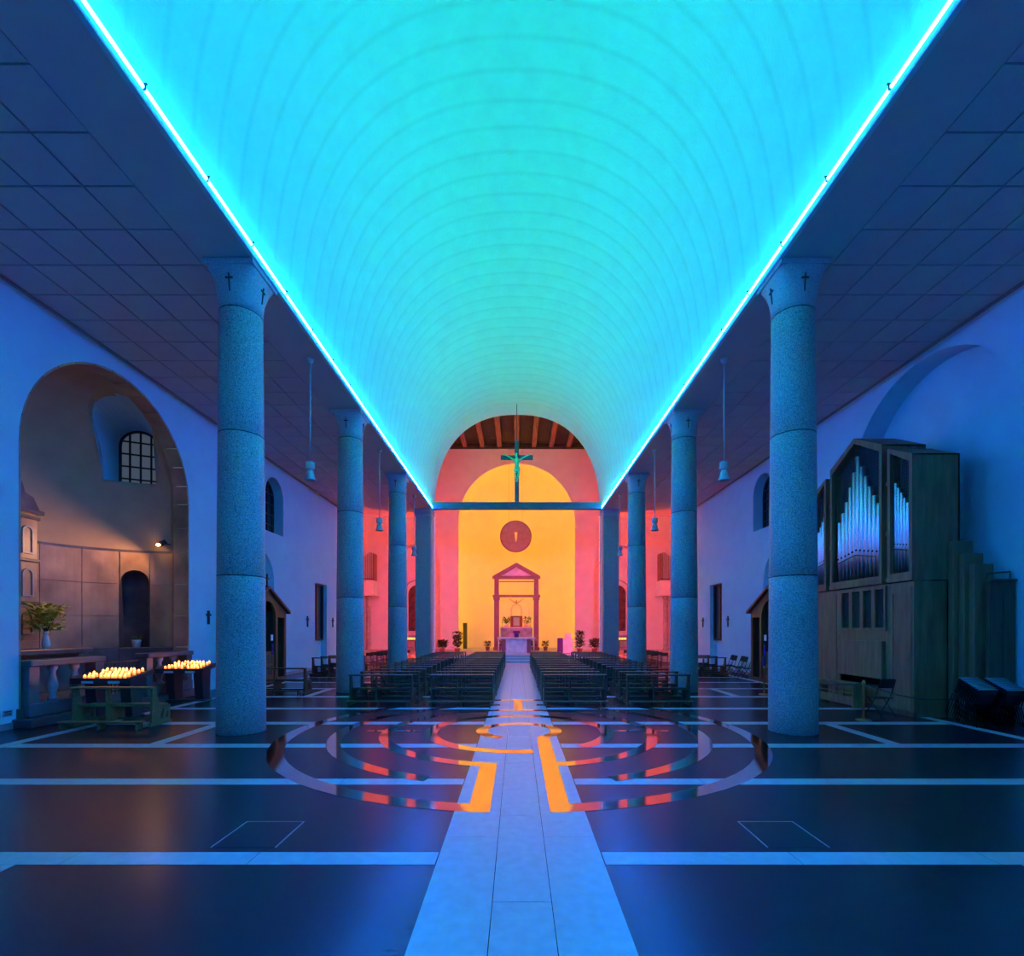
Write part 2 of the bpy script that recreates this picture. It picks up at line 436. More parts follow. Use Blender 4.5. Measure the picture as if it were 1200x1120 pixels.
# ------------------------------------------------------------------ fluorescent runs
def steered_tube(x, z, y0, y1, sgn, name, par, m1, m2, bright, r=.035):
    """facets dimmed to steer the light, full strength only towards the given directions (degrees, 0 = towards the nave axis)"""
    vs = [(x-sgn*r*math.cos(PI/8+PI/4*i), yq, z+r*math.sin(PI/8+PI/4*i)) for yq in (y0,y1) for i in range(8)]
    mb = MB().add(vs, [(i,(i+1)%8,8+(i+1)%8,8+i) for i in range(8)]+[tuple(range(8)),tuple(range(8,16))]); o = mb.build(name,m1,par)
    o.data.materials.append(M[m2]); cx_ = x-wloc(par).x; cz_ = z-wloc(par).z
    for p in o.data.polygons:
        a = math.degrees(math.atan2(p.center.z-cz_, -sgn*(p.center.x-cx_)))
        p.material_index = 0 if any(abs((a-b+180)%360-180) < 10 for b in bright) else 1
    return o
def tube_run(sgn):
    t = thing('fluorescent_light_strip', 'long run of blue white fluorescent tubes along the %s springing of the vault' % ('left' if sgn < 0 else 'right'), 'light', (sgn*XT,0,CZ))
    xb = sgn*(XT+.012); zb = 10.118
    L = 1.5; y = 32.85; k = 0
    pb = pg = pc = None
    box(sgn*(XT+.05), sgn*(XT+.09), -4, 32.9, 9.97, 10.08).build('batten','lamp_metal',t)
    while y-L > -3.8:
        y0, y1 = y-L+.02, y-.02; c = (y0+y1)/2
        if pb is None:
            pb = steered_tube(xb, zb, y0, y1, sgn, 'tube', t, 'blue_tube', 'blue_tube_dimmed', (-45,-90))
            pg = steered_tube(sgn*(XT+.13), 10.20, y0, y1, sgn, 'green_tube', t, 'green_tube', 'green_tube_dimmed', (90,))
            mb = MB().box(xb-.035,xb+.035,y-.02,y+.02,zb-.035,zb+.05); mb.tube((xb,y,zb+.05),(xb+sgn*-.06,y,zb+.05),.018,6)
            pc = mb.build('tube_holder','iron',t)
        else:
            for p in (pb,pg,pc): dup_part(p, t, (0,-L*k,0))
        y -= L; k += 1
    return t
for sgn in (-1,1): tube_run(sgn)
def upright(x, yv, z0, z1, m, label, name='fluorescent_light_strip', hidden=False):
    t = thing(name, label, 'light', (x,yv,z0))
    L = 1.5; z = z0; k = 0; base = None
    box(x-.03,x+.03,yv-.05,yv-.035,z0,z1).build('batten','lamp_metal',t)
    while z+L <= z1+.01:
        MB().tube((x,yv,z+.02),(x,yv,z+L-.02),.030,8).build('tube',m,t)
        box(x-.035,x+.035,yv-.035,yv+.03,z-.02,z+.02).build('tube_holder','iron',t)
        z += L
    return t

# ------------------------------------------------------------------ columns
def cross_inlay(t, c, ang, r, z0, slope):
    """small dark cross on the bell of a capital"""
    mb = MB(); d = Vector((math.cos(ang),math.sin(ang),0)); s_ = Vector((-d.y,d.x,0))
    def q(a0,a1,h0,h1):
        vs = []
        for w_ in (0,.03):
            for a in (a0,a1):
                for h in (h0,h1):
                    p = Vector(c)+d*(r+slope*(h-z0)+w_-.012)+s_*a; vs.append((p.x,p.y,h))
        mb.add(vs,[(0,1,3,2),(4,6,7,5),(0,4,5,1),(2,3,7,6),(0,2,6,4),(1,5,7,3)])
    q(-.012,.012,z0,z0+.34); q(-.075,.075,z0+.24,z0+.27)
    mb.build('cross_inlay','iron',t)
def column(sgn, yv, label):
    c = (sgn*5.98, yv, 0)
    t = thing('granite_column', label, 'column', c)
    rb, rt = .485, .425
    zs_ = [0, 3.35, 6.38, 8.98]
    R = lambda z: rb+(rt-rb)*(z/8.98)**1.3
    for a,b_ in zip(zs_, zs_[1:]):
        pr = [(R(a)-.012,a),(R(a),a+.014)]+[(R(a+(b_-a)*k/4),a+(b_-a)*k/4) for k in (1,2,3)]+[(R(b_),b_-.014),(R(b_)-.012,b_)]
        MB().lathe(pr, c, 32).build('drum','granite',t)
        MB().lathe([(R(b_)-.02,b_-.018),(R(b_)+.001,b_-.016),(R(b_)+.001,b_+.006),(R(b_)-.02,b_+.008)],c,32).build('joint_ring','iron',t)
    # capital: a bell from round to square
    mb = MB(); n = 40; vs = []
    pr = [(rt-.02,8.98,0),(rt-.02,9.02,0),(rt+.005,9.03,0),(rt+.01,9.2,.05),(rt+.03,9.4,.2),(rt+.05,9.6,.5),(rt+.075,9.76,.9),(rt+.075,9.78,1)]
    for r,z,k in pr:
        for i in range(n):
            a = 2*PI*i/n; cc, ss = math.cos(a), math.sin(a)
            sq = 1/max(abs(cc),abs(ss)); f_ = 1+(min(sq,1.32)-1)*k
            vs.append((c[0]+r*f_*cc, c[1]+r*f_*ss, z))
    mb.add(vs,[(j*n+i,j*n+(i+1)%n,(j+1)*n+(i+1)%n,(j+1)*n+i) for j in range(len(pr)-1) for i in range(n)],True)
    mb.build('capital','granite_smooth',t)
    cx = c[0]
    box(cx-.53,cx+.53,yv-.53,yv+.53,9.78,9.898,b=.012).build('abacus','granite_smooth',t)
    for ang in (-PI/2, 0 if sgn < 0 else PI):
        cross_inlay(t, c, ang, rt+.012, 9.26, .12)
    return t
for i, yv in enumerate((10.92, 18.05, 25.2)):
    for sgn in (-1,1):
        column(sgn, yv, '%s round granite column from the camera in the %s colonnade' % (('nearest','second','third')[i], 'left' if sgn < 0 else 'right'))
for sgn in (-1,1):
    s_ = 'left' if sgn < 0 else 'right'
    t = thing('square_pier','square granite pier ending the %s colonnade with an upright tube light on its edge' % s_, 'pier', (sgn*6.0,32.5,0))
    for a,b_ in ((0,3.35),(3.35,6.38),(6.38,9.45)):
        box(sgn*6.48,sgn*5.5,32.05,33.05,a+.004,b_-.004,b=.015).build('drum','granite',t)
    box(sgn*6.5,sgn*5.49,32.03,33.07,9.45,9.6,b=.03).build('neck_moulding','granite_smooth',t)
    box(sgn*6.52,sgn*5.49,32.0,33.1,9.6,9.898,b=.02).build('abacus','granite_smooth',t)
    upright(sgn*5.44, 33.0, .6, 9.75, 'lilac_tube', 'upright pale violet tube light on the inner edge of the %s pier' % s_)
    for xx in (6.0,):
        box(sgn*(xx-.13),sgn*(xx-.12),33.06,33.36,.5,9.75).build('light_baffle','lamp_metal',t)  # unseen plate added to limit how far the pink light spreads
        upright(sgn*xx, 33.2, .6, 9.7, 'pink_tube', 'upright pink fluorescent light behind the square pier on the %s' % s_)
    tb_ = thing('fluorescent_light_strip','added row of unseen pink tubes above the %s aisle opening on the transept side' % s_,'light',(sgn*8.6,YE+1.4,CZ+.2))  # hidden run added to brighten the pink sides of the far wall
    box(sgn*6.2,sgn*10.9,YE+1.31,YE+1.34,CZ+.17,CZ+.23).build('batten','lamp_metal',tb_)
    for k in range(3): MB().tube((sgn*(6.25+1.55*k),YE+1.40,CZ+.2),(sgn*(7.73+1.55*k),YE+1.40,CZ+.2),.03,8).build('tube','pink_tube',tb_)
    ta_ = thing('fluorescent_light_strip','added unseen golden tubes curving behind the %s half of the apse arch' % s_,'light',(sgn*5.4,YF+.45,11.5))  # hidden tubes added to light up the half dome
    for k in range(5):
        a0, a1 = math.radians(6+16.4*k), math.radians(6+16.4*k+15)
        MB().tube((-.03+sgn*5.42*math.cos(a0),YF+.45,11.86+5.42*math.sin(a0)),(-.03+sgn*5.42*math.cos(a1),YF+.45,11.86+5.42*math.sin(a1)),.03,8).build('tube','yellow_tube_dim',ta_)
    upright(sgn*5.35, YF+.45, .6, 11.2, 'yellow_tube', 'upright golden fluorescent light hidden behind the %s edge of the apse arch' % s_)

# ------------------------------------------------------------------ transept and apse
fw = lambda u,v,w=0: (u, YF+w, v)
ops = [dict(path=arch(-.03,5.22,0,11.86,40), depth=.35, floor=True)]
for sgn in (-1,1):
    ops.append(dict(path=arch(sgn*9.13,2.27,0,7.56,24), depth=1.1, floor=True, back=True))
    ops.append(dict(path=arch(sgn*8.1,1.1,12.5,15.3,16), depth=.3, floor=False, back=True))
ops.sort(key=lambda o: o['path'][0][0])
struct(wall('wall_far', fw, -16, 16, 18.9, ops, 'plaster_warm'))
mb = MB()
for sgn in (-1,1): mb.add([(sgn*16,YE+1.3,0),(sgn*16,YF,0),(sgn*16,YF,18.9),(sgn*16,YE+1.3,18.9)],[(0,1,2,3)])
struct(mb.build('wall_transept','plaster_warm'))
tc_ = struct(box(-16,16,YE+1.2,YF+.05,18.75,18.95).build('ceiling_transept','timber_dark'))
for k in range(-10,11):
    x = 1.53*k-.03
    box(x-.19,x+.19,YE+1.2,YF,18.42,18.75).build('joist','timber',tc_)
box(-16,16,YF-.3,YF,18.36,18.6).build('wall_plate','timber_dark',tc_)
for k in range(30):
    yb = YE+1.3+k*.38
    box(-16,16,yb+.01,yb+.37,18.73,18.76).build('ceiling_board','timber_dark',tc_)
# apse: half cylinder and half dome
ar = 5.62; mb = MB(); n = 36; vs = []
zz = [.3, 4, 8, 11.86]+[11.86+ar*math.sin(PI/2*k/14) for k in range(1,15)]
for k,z in enumerate(zz):
    r = ar if k < 4 else ar*math.cos(PI/2*(k-3)/14)
    r = max(r,.01)
    for i in range(n+1):
        a = PI*i/n; vs.append((-.03+r*math.cos(a), YF+.35+r*math.sin(a), z))
mb.add(vs,[(j*(n+1)+i,j*(n+1)+i+1,(j+1)*(n+1)+i+1,(j+1)*(n+1)+i) for j in range(len(zz)-1) for i in range(n)],True)
ap = struct(mb.build('wall_apse','plaster_cream'))
mb = MB().slab(arch(-.03,ar+.05,.3,11.86,36), [arch(-.03,5.22,.31,11.86,36)], fw, .33, .36)
mb.build('arch_return','plaster_warm',ap)
# narrow doorway in the apse wall, left of the altar canopy
dr = struct(box(-5.02,-4.66,46.7,47.0,.45,2.85).build('door_1','timber_dark'))
box(-4.95,-4.72,46.66,46.72,.47,2.8).build('door_leaf','void',dr)

# ------------------------------------------------------------------ rood beam, crucifix
tag(box(-5.44,5.44,32.35,32.7,9.98,10.42,b=.015).build('rood_beam','cross_wood'),'dark painted beam spanning the nave below the crucifix','beam')
t = thing('crucifix','tall dark cross with a green carved figure standing on the nave beam','crucifix',(-.02,32.52,10.42))
box(-.155,.115,32.44,32.60,10.42,14.4,b=.015).build('cross_post','cross_wood',t)
box(-1.06,1.02,32.42,32.58,13.17,13.46,b=.015).build('cross_arm','cross_wood',t)
MB().tube((-.02,32.52,14.4),(-.02,32.52,16.78),.02,6).build('suspension_cable','iron',t)
def skinned(name, pts, edges, rad, m, parent, root=0):
    me = bpy.data.meshes.new(name); off = wloc(parent) if parent else Vector((0,0,0))
    me.from_pydata([tuple(Vector(p)-off) for p in pts], edges, [])
    o = bpy.data.objects.new(name, me); COL.objects.link(o); o.parent = parent
    md = o.modifiers.new('Skin','SKIN'); md.use_smooth_shade = True
    for i, v in enumerate(me.skin_vertices[0].data):
        v.radius = (rad[i], rad[i]) if not isinstance(rad[i], tuple) else rad[i]; v.use_root = (i == root)
    sb = o.modifiers.new('Subdivision','SUBSURF'); sb.levels = 1; sb.render_levels = 2
    me.materials.append(M[m]); return o
Y0 = 32.30; cx = -.02
pts = [(cx+.02,Y0,12.52),(cx+.01,Y0-.02,12.72),(cx,Y0,12.98),(cx-.01,Y0-.01,13.14),(cx-.02,Y0-.05,13.24),(cx-.05,Y0-.12,13.36),(cx-.06,Y0-.13,13.48),
       (cx-.18,Y0,13.08),(cx-.42,Y0+.04,13.28),(cx-.74,Y0+.08,13.44),(cx-.84,Y0+.08,13.48),
       (cx+.18,Y0,13.08),(cx+.42,Y0+.04,13.28),(cx+.74,Y0+.08,13.44),(cx+.84,Y0+.08,13.48),
       (cx-.08,Y0-.02,12.44),(cx-.10,Y0-.14,12.16),(cx-.03,Y0+.02,11.82),(cx-.03,Y0-.08,11.68),
       (cx+.10,Y0-.02,12.44),(cx+.10,Y0-.13,12.14),(cx+.04,Y0+.02,11.80),(cx+.02,Y0-.08,11.66)]
ed = [(0,1),(1,2),(2,3),(3,4),(4,5),(5,6),(3,7),(7,8),(8,9),(9,10),(3,11),(11,12),(12,13),(13,14),(0,15),(15,16),(16,17),(17,18),(0,19),(19,20),(20,21),(21,22)]
rad = [.15,.14,.17,.14,.06,.10,.09,.075,.052,.04,.045,.075,.052,.04,.045,.095,.07,.045,.045,.095,.07,.045,.045]
fg = skinned('carved_figure', pts, ed, rad, 'bronze_green', t)
fg['label'] = 'green carved figure with both arms stretched along the cross'
MB().lathe([(.15,12.34),(.21,12.42),(.20,12.56),(.17,12.64),(.15,12.66)],(cx+.01,Y0,0),14).build('loincloth','bronze_green',fg)
MB().lathe([(.085,13.44),(.115,13.42),(.12,13.46),(.09,13.49)],(cx-.06,Y0-.13,0),10).build('crown','bronze_green',fg)

# ------------------------------------------------------------------ altar group
t = thing('hanging_disc','large brown disc with a tapering slot hung before the apse','disc',(-.12,44.2,10.4))
circ = [(-.12+1.39*math.cos(2*PI*i/40), 10.4+1.39*math.sin(2*PI*i/40)) for i in range(40)]
slot = [(-.25,10.78),(.03,10.78),(-.06,9.94),(-.14,9.94)]
MB().slab(circ,[slot],lambda u,v,w: (u,44.2+w,v),-.06,.06).build('disc_plate','disc_stone',t)
rim = [(-.12+1.30*math.cos(2*PI*i/40), 10.4+1.30*math.sin(2*PI*i/40)) for i in range(40)]
MB().slab(circ,[rim],lambda u,v,w: (u,44.2+w,v),-.09,.09).build('disc_rim','porphyry',t)
for x in (-.7,.46): MB().tube((x,44.2,11.6),(x,44.2,18.4),.008,4).build('suspension_cable','iron',t)

t = thing('altar_canopy','tall gabled stone canopy on two posts behind the altar','canopy',(-.06,43.5,.45))
ax = -.06
for sgn in (-1,1):
    box(ax+sgn*1.92,ax+sgn*1.5,43.3,43.72,.45,4.78,b=.02).build('post','porphyry',t)
    box(ax+sgn*1.98,ax+sgn*1.44,43.24,43.78,4.78,5.03,b=.02).build('post_capital','porphyry',t)
    box(ax+sgn*1.9,ax+sgn*1.52,43.32,43.7,5.22,6.62,b=.02).build('post','porphyry',t)
    box(ax+sgn*1.99,ax+sgn*1.43,43.22,43.8,.45,.72,b=.02).build('post_base','porphyry',t)
box(ax-2.05,ax+2.05,43.3,43.72,5.03,5.22,b=.02).build('cross_beam','porphyry',t)
box(ax-1.92,ax+1.92,43.3,43.72,6.6,6.86,b=.02).build('cross_beam','porphyry',t)
for sgn in (-1,1):
    MB().slab([(ax+sgn*2.06,6.6),(ax+sgn*2.06,6.82),(ax,7.98),(ax,7.62),(ax+sgn*1.55,6.75)],[],lambda u,v,w:(u,w,v),43.2,43.8).build('gable_rafter','porphyry',t)
MB().slab([(ax-1.6,6.84),(ax,7.72),(ax+1.6,6.84)],[],lambda u,v,w:(u,w,v),43.42,43.5).build('tympanum','marble_white',t)
box(ax-1.5,ax+1.5,43.45,43.6,6.34,6.42).build('cross_beam','porphyry',t)

t = thing('altar','pale marble altar table with a wide front slab at the end of the aisle','altar',(-.07,39,.45))
box(-1.52,1.38,38.4,39.6,1.50,1.63,b=.02).build('altar_top','marble_white',t)
box(-.85,.72,38.55,38.75,.45,1.50,b=.01).build('front_slab','marble_white',t)
for x in (-1.05,.92): box(x-.14,x+.14,38.7,39.4,.45,1.50,b=.01).build('leg','porphyry',t)
for x in (-1.42,1.28): MB().tube((x,38.6,.45),(x,38.6,1.5),.05,8).build('corner_post','marble_white',t)

t = thing('altar_book_stand','purple draped book stand on the middle of the altar','book stand',(-.05,38.8,1.63))
box(-.22,.12,38.66,38.94,1.63,1.93,b=.03).build('drape','purple_cloth',t)
MB().slab([(38.62,1.93),(38.98,2.08),(38.98,2.14),(38.62,1.98)],[],lambda u,v,w:(w,u,v),-.32,.22).build('book_rest','purple_cloth',t)

t = thing('high_altar_shelf','long stone shelf under the canopy carrying the tabernacle','shelf',(-.06,44.3,.45))
box(-1.45,1.33,44.05,44.7,.45,2.35,b=.02).build('shelf_body','marble_grey',t)
box(-1.5,1.38,44.0,44.75,2.35,2.45,b=.02).build('shelf_top','marble_white',t)
t = thing('tabernacle','brown gilded tabernacle box standing on the shelf under the canopy','tabernacle',(-.05,44.35,2.45))
box(-.58,.46,44.12,44.6,2.45,3.42,b=.03).build('cabinet','walnut',t)
box(-.34,.22,44.08,44.13,2.55,3.3,b=.02).build('door','gold',t)
MB().slab(arch(-.06,.5,3.42,4.0,14),[arch(-.06,.38,3.44,4.0,14)],lambda u,v,w:(u,44.3+w,v),-.06,.06).build('glory_arch','gold',t)
t = thing('gilded_dove','small gilded bird with spread wings above the tabernacle arch','ornament',(-.06,44.3,4.5))
MB().ball((-.06,44.3,4.62),.09,.1,.16).ball((-.06,44.24,4.8),.06).build('body','brass',t)
for sgn in (-1,1):
    MB().slab([(-.06+sgn*.05,4.62),(-.06+sgn*.5,4.9),(-.06+sgn*.75,5.0),(-.06+sgn*.4,4.74),(-.06+sgn*.1,4.52)],[],lambda u,v,w:(u,44.3+w,v),-.02,.02).build('wing','brass',t)
for i,x in enumerate((-1.3,-1.05,-.8,.68,.93,1.18)):
    side_ = 'left' if x < -.1 else 'right'; k = ('outermost','middle','innermost') if x < -.1 else ('innermost','middle','outermost')
    t = thing('altar_candlestick','%s of the three tall white candles %s of the tabernacle' % (k[i%3], side_),'candlestick',(x,44.5,2.45),group='tall candles on the altar shelf')
    MB().lathe([(.09,0),(.09,.03),(.03,.06),(.025,.55),(.06,.6),(.06,.63)],(x,44.5,2.45),10).build('stick','brass',t)
    MB().tube((x,44.5,3.08),(x,44.5,4.15),.03,8).build('candle','wax',t)
def leafy(t, c, rx, rz, n, m, seed, ls=.16, pot=True):
    rnd = random.Random(seed); mb = MB()
    for i in range(n):
        a = rnd.uniform(0,2*PI); rr = rnd.random()**.5; h = rnd.random()
        p = Vector((c[0]+rx*rr*math.cos(a), c[1]+rx*rr*math.sin(a), c[2]+rz*h))
        d = Vector((math.cos(a),math.sin(a),rnd.uniform(-.2,1.0))).normalized(); s_ = d.cross(Vector((0,0,1))).normalized()
        L = ls*rnd.uniform(.7,1.3); w_ = L*.32; q = p+d*L
        mid = p+d*L*.5+Vector((0,0,L*.12))
        mb.add([p, mid+s_*w_, q, mid-s_*w_, mid+Vector((0,0,.02))],[(0,1,4),(1,2,4),(2,3,4),(3,0,4)])
    st = mb.build('foliage',m,t); st['kind'] = 'stuff'
    mb = MB()
    for i in range(6):
        a = 2*PI*i/6; mb.tube((c[0],c[1],c[2]-.05),(c[0]+rx*.6*math.cos(a),c[1]+rx*.6*math.sin(a),c[2]+rz*.6),.012,4)
    mb.build('stems','leaf',t)
for i,x in enumerate((-.95,.85)):
    t = thing('potted_flowers','potted flowers on the shelf to the %s of the tabernacle' % ('left','right')[i],'plant',(x,44.2,2.45))
    MB().lathe([(.10,0),(.16,.05),(.17,.25),(.15,.27)],(x,44.2,2.45),12).build('pot','white_glaze',t)
    leafy(t,(x,44.2,2.75),.32,.5,60,'leaf',3+i,.22)
for i,(x,yv) in enumerate(((-2.5,42.6),(-1.5,42.5),(1.4,42.5),(2.4,42.6))):
    lab = ['bushy dark potted plant at the outer foot of the left canopy post','dark potted plant inside the left canopy post','dark potted plant inside the right canopy post','bushy dark potted plant at the outer foot of the right canopy post'][i]
    t = thing('potted_plant',lab,'plant',(x,yv,.45))
    MB().lathe([(.13,0),(.19,.3),(.2,.34)],(x,yv,.45),12).build('pot','terracotta',t)
    leafy(t,(x,yv,.8),.22,.4,80,'leaf',20+i,.2)
for i,(x,yv,h) in enumerate(((-6.75,38.2,.55),(-5.65,38.0,.5),(-4.55,38.3,1.15),(4.75,38.2,1.2),(5.85,38,.6),(6.95,38.3,.55))):
    lab = ['low leafy plant at the outer end of the left chancel group','low leafy plant in the middle of the left chancel group','taller leafy plant beside the left apse pier','taller leafy plant beside the lectern on the right','low leafy plant in the middle of the right chancel group','low leafy plant at the outer end of the right chancel group'][i]
    t = thing('potted_plant',lab,'plant',(x,yv,.45))
    MB().lathe([(.15,0),(.22,.3),(.23,.36)],(x,yv,.45),12).build('pot','terracotta',t)
    leafy(t,(x,yv,.85),.28,h,170,'leaf',40+i,.27)
t = thing('lectern','pale stone lectern with purple cloth to the right of the altar','lectern',(3.7,38,.45))
box(3.45,4.2,37.8,38.4,.45,1.55,b=.02).build('body','marble_white',t)
box(3.6,4.05,37.75,38.1,1.55,1.95,b=.03).build('book_rest','marble_white',t)
box(3.05,3.43,37.85,38.2,.45,1.58,b=.02).build('cloth','purple_cloth',t)

# ------------------------------------------------------------------ transept side altars, singing galleries
for sgn in (-1,1):
    s_ = 'left' if sgn < 0 else 'right'; c = sgn*9.13
    bk = lambda u,v,w: (u, YF+1.1-w, v)
    t = thing('side_altarpiece','dark arched altar painting in a moulded frame in the %s transept niche' % s_,'painting',(c,YF+1.0,2.0))
    MB().slab(arch(c,.92,2.0,5.5,18),[arch(c,.80,2.1,5.5,18)],bk,0,.18).build('frame','plaster_warm',t)
    MB().slab(arch(c,.81,2.08,5.5,18),[],bk,.0,.08).build('canvas','painting',t)
    MB().slab(arch(c,1.28,2.0,5.5,18),[arch(c,1.20,1.99,5.5,18)],bk,0,.10).build('outer_moulding','marble_grey',t)
    t = thing('side_altar','stone side altar table in the %s transept niche' % s_,'altar',(c,YF+.5,.45))
    box(c-1.3,c+1.3,YF+.2,YF+1.05,1.7,1.85,b=.02).build('altar_top','marble_white',t)
    box(c-1.15,c+1.15,YF+.35,YF+1.05,.45,1.7,b=.02).build('altar_block','marble_grey',t)
    t = thing('candle_stand','small iron stand of burning candles before the %s side altar' % s_,'candle stand',(sgn*8.75,41,.45))
    box(sgn*8.75-.55,sgn*8.75+.55,40.8,41.2,1.3,1.38,b=.01).build('tray','iron',t)
    for x in (-.45,.45): box(sgn*8.75+x-.03,sgn*8.75+x+.03,40.95,41.05,.45,1.3).build('leg','iron',t)
    MB().tube((sgn*8.75-.45,41,.8),(sgn*8.75+.45,41,.8),.02,6).build('rail','iron',t)
    for k in range(14):
        x = sgn*8.75-.48+.96*k/13; yv = 40.9+.09*(k%3)
        cn = MB().tube((x,yv,1.38),(x,yv,1.5),.028,7).build('votive_candle','red_cup')
        tag(cn,'small burning votive candle, %s from the left on the stand in the %s transept' % (ORD[k if sgn > 0 else 13-k],s_),'candle','votive candles in the %s transept' % s_)
        MB().lathe([(.004,-.01),(.026,.015),(.004,.06)],(x,yv,1.5),6).build('flame','flame',cn)
    # gallery with a small pipe organ on a column
    t = thing('organ_gallery','small projecting gallery with organ pipes on a slim column in the %s transept' % s_,'gallery',(sgn*13.1,44.3,.45))
    box(sgn*12.42,sgn*14.0,43.6,44.98,5.30,6.5,b=.02).build('gallery_front','plaster_warm',t)
    box(sgn*12.32,sgn*14.1,43.5,44.99,5.18,5.32,b=.02).build('gallery_base','plaster_warm',t)
    MB().lathe([(.28,.0),(.24,.1),(.21,.2),(.21,4.4),(.28,4.6),(.3,4.73)],(sgn*13.05,44.2,.45),16).build('column','marble_grey',t)
    for k in range(8):
        x = sgn*(12.62+.17*k); h = 2.55-.12*abs(k-1.5)
        MB().lathe([(.02,0),(.06,.4),(.06,h)],(x,44.2,6.5),8).build('pipe','lamp_metal',t)
    box(sgn*12.5,sgn*12.55,43.9,44.9,6.5,8.9,b=.01).build('case_side','oak',t)
    box(sgn*12.5,sgn*13.95,43.86,43.92,6.62,6.68).build('gallery_rail','iron',t)

# ------------------------------------------------------------------ pews
PW = 1.78
def make_pew(m='pew_wood', name='pew'):
    t = thing(name, 'x', 'pew')
    hw = PW/2
    side_p = [(-.10,0),(.62,0),(.62,.05),(.56,.08),(.56,.43),(.20,.45),(.09,.86),(-.03,.86),(-.05,.10),(-.10,.07)]
    cut1 = [(.22,.14),(.30,.14),(.36,.36),(.28,.36)]; cut2 = [(.40,.14),(.47,.14),(.47,.26),(.44,.30)]
    for sgn in (-1,1):
        MB().slab(side_p,[cut1,cut2],lambda u,v,w:(w,u,v),sgn*hw-.025,sgn*hw+.025).build('end_panel',m,t)
    MB().slab([(-.03,.10),(.5,.10),(.5,.42),(.18,.42),(.07,.84),(-.02,.84)],[],lambda u,v,w:(w,u,v),-.165,-.125).build('middle_support',m,t)
    box(-hw-.03,hw+.03,-.10,.13,.86,.90,b=.01).build('top_shelf',m,t)
    box(-hw+.02,hw-.02,.03,.06,.44,.51,b=.008).build('back_rail',m,t)
    box(-hw+.02,hw-.02,.17,.56,.43,.465,b=.01).build('seat',m,t)
    box(-hw+.02,hw-.02,.28,.31,.10,.16,b=.008).build('lower_rail',m,t)
    kn = box(-hw-.03,hw+.03,-.44,-.24,.14,.175,b=.01).build('kneeler',m,t)
    for x in (-hw+.05,0,hw-.05): box(x-.02,x+.02,-.43,-.25,0,.14).build('kneeler_support',m,kn)
    MB().box(-hw,-hw+.04,-.3,-.08,.02,.09).box(hw-.04,hw,-.3,-.08,.02,.09).build('kneeler_arm',m,kn)
    return t
pew0 = make_pew()
blocks = [(-3.98,'outer left block'),(-1.61,'inner left block'),(1.69,'inner right block'),(4.13,'outer right block')]
first = True
for r_ in range(15):
    for x, nm in blocks:
        lab = 'dark wooden pew, %s row from the camera, %s' % (ORD[r_], nm)
        yv = 14.72+1.09*r_
        if first: pew0.location = (x,yv,0); pew0['label'] = lab; pew0['group'] = 'pews in the nave'; first = False
        else: copy_tree(pew0, lab, (x+random.uniform(-.015,.015),yv,0), random.uniform(-.006,.006), 'pews in the nave')
for i in range(3):
    copy_tree(pew0, 'dark pew in the left side aisle, %s of three below the tall dark window' % ORD[i], (-8.75,23.75+1.05*i,0), 0, 'side aisle pews on the left')
    copy_tree(pew0, 'dark pew in the right side aisle, %s of three before the tall dark window' % ORD[i], (9.0,23.9+1.05*i,0), 0, 'side aisle pews on the right')
copy_tree(pew0, 'dark pew half hidden behind the nearest left column by the confessional', (-8.15,17.2,0), 0)
old = make_pew('pew_wood_old'); old.location = (-9.22,11.5,0); old['label'] = 'olive brown pew with kneeler alone in front of the candle racks'

# ------------------------------------------------------------------ wooden chairs in the aisles by the transept
def make_wood_chair():
    t = thing('wooden_chair','x','chair')
    m = 'chair_wood'
    for x in (-.19,.19):
        MB().tube((x,.19,0),(x,.17,.46),.018,6).build('leg',m,t)
        MB().tube((x,-.17,0),(x,-.18,.46),.018,6).tube((x,-.18,.46),(x,-.24,.98),.018,6).build('leg',m,t)
    box(-.21,.21,-.2,.21,.44,.475,b=.01).build('seat',m,t)
    box(-.2,.2,-.25,-.215,.80,.98,b=.01).build('backrest',m,t)
    MB().tube((-.19,-.2,.6),(.19,-.2,.6),.012,6).build('back_rung',m,t)
    MB().tube((-.19,0,.2),(.19,0,.2),.012,6).tube((-.19,-.17,.25),(-.19,.18,.25),.012,6).tube((.19,-.17,.25),(.19,.18,.25),.012,6).build('stretcher',m,t)
    return t
wc = make_wood_chair(); first = True
for sgn in (-1,1):
    for r_ in range(5):
        for k in range(3):
            lab = 'brown wooden chair, %s row, %s from the nave, %s aisle near the transept' % (ORD[r_], ('nearest','second','third')[k], 'left' if sgn < 0 else 'right')
            loc = (sgn*(6.75+.56*k)+random.uniform(-.04,.04), 27.2+.95*r_+random.uniform(-.06,.06), 0)
            if first: wc.location = loc; wc['label'] = lab; wc['group'] = 'wooden chairs near the transept'; first = False
            else: copy_tree(wc, lab, loc, random.uniform(-.15,.15), 'wooden chairs near the transept')

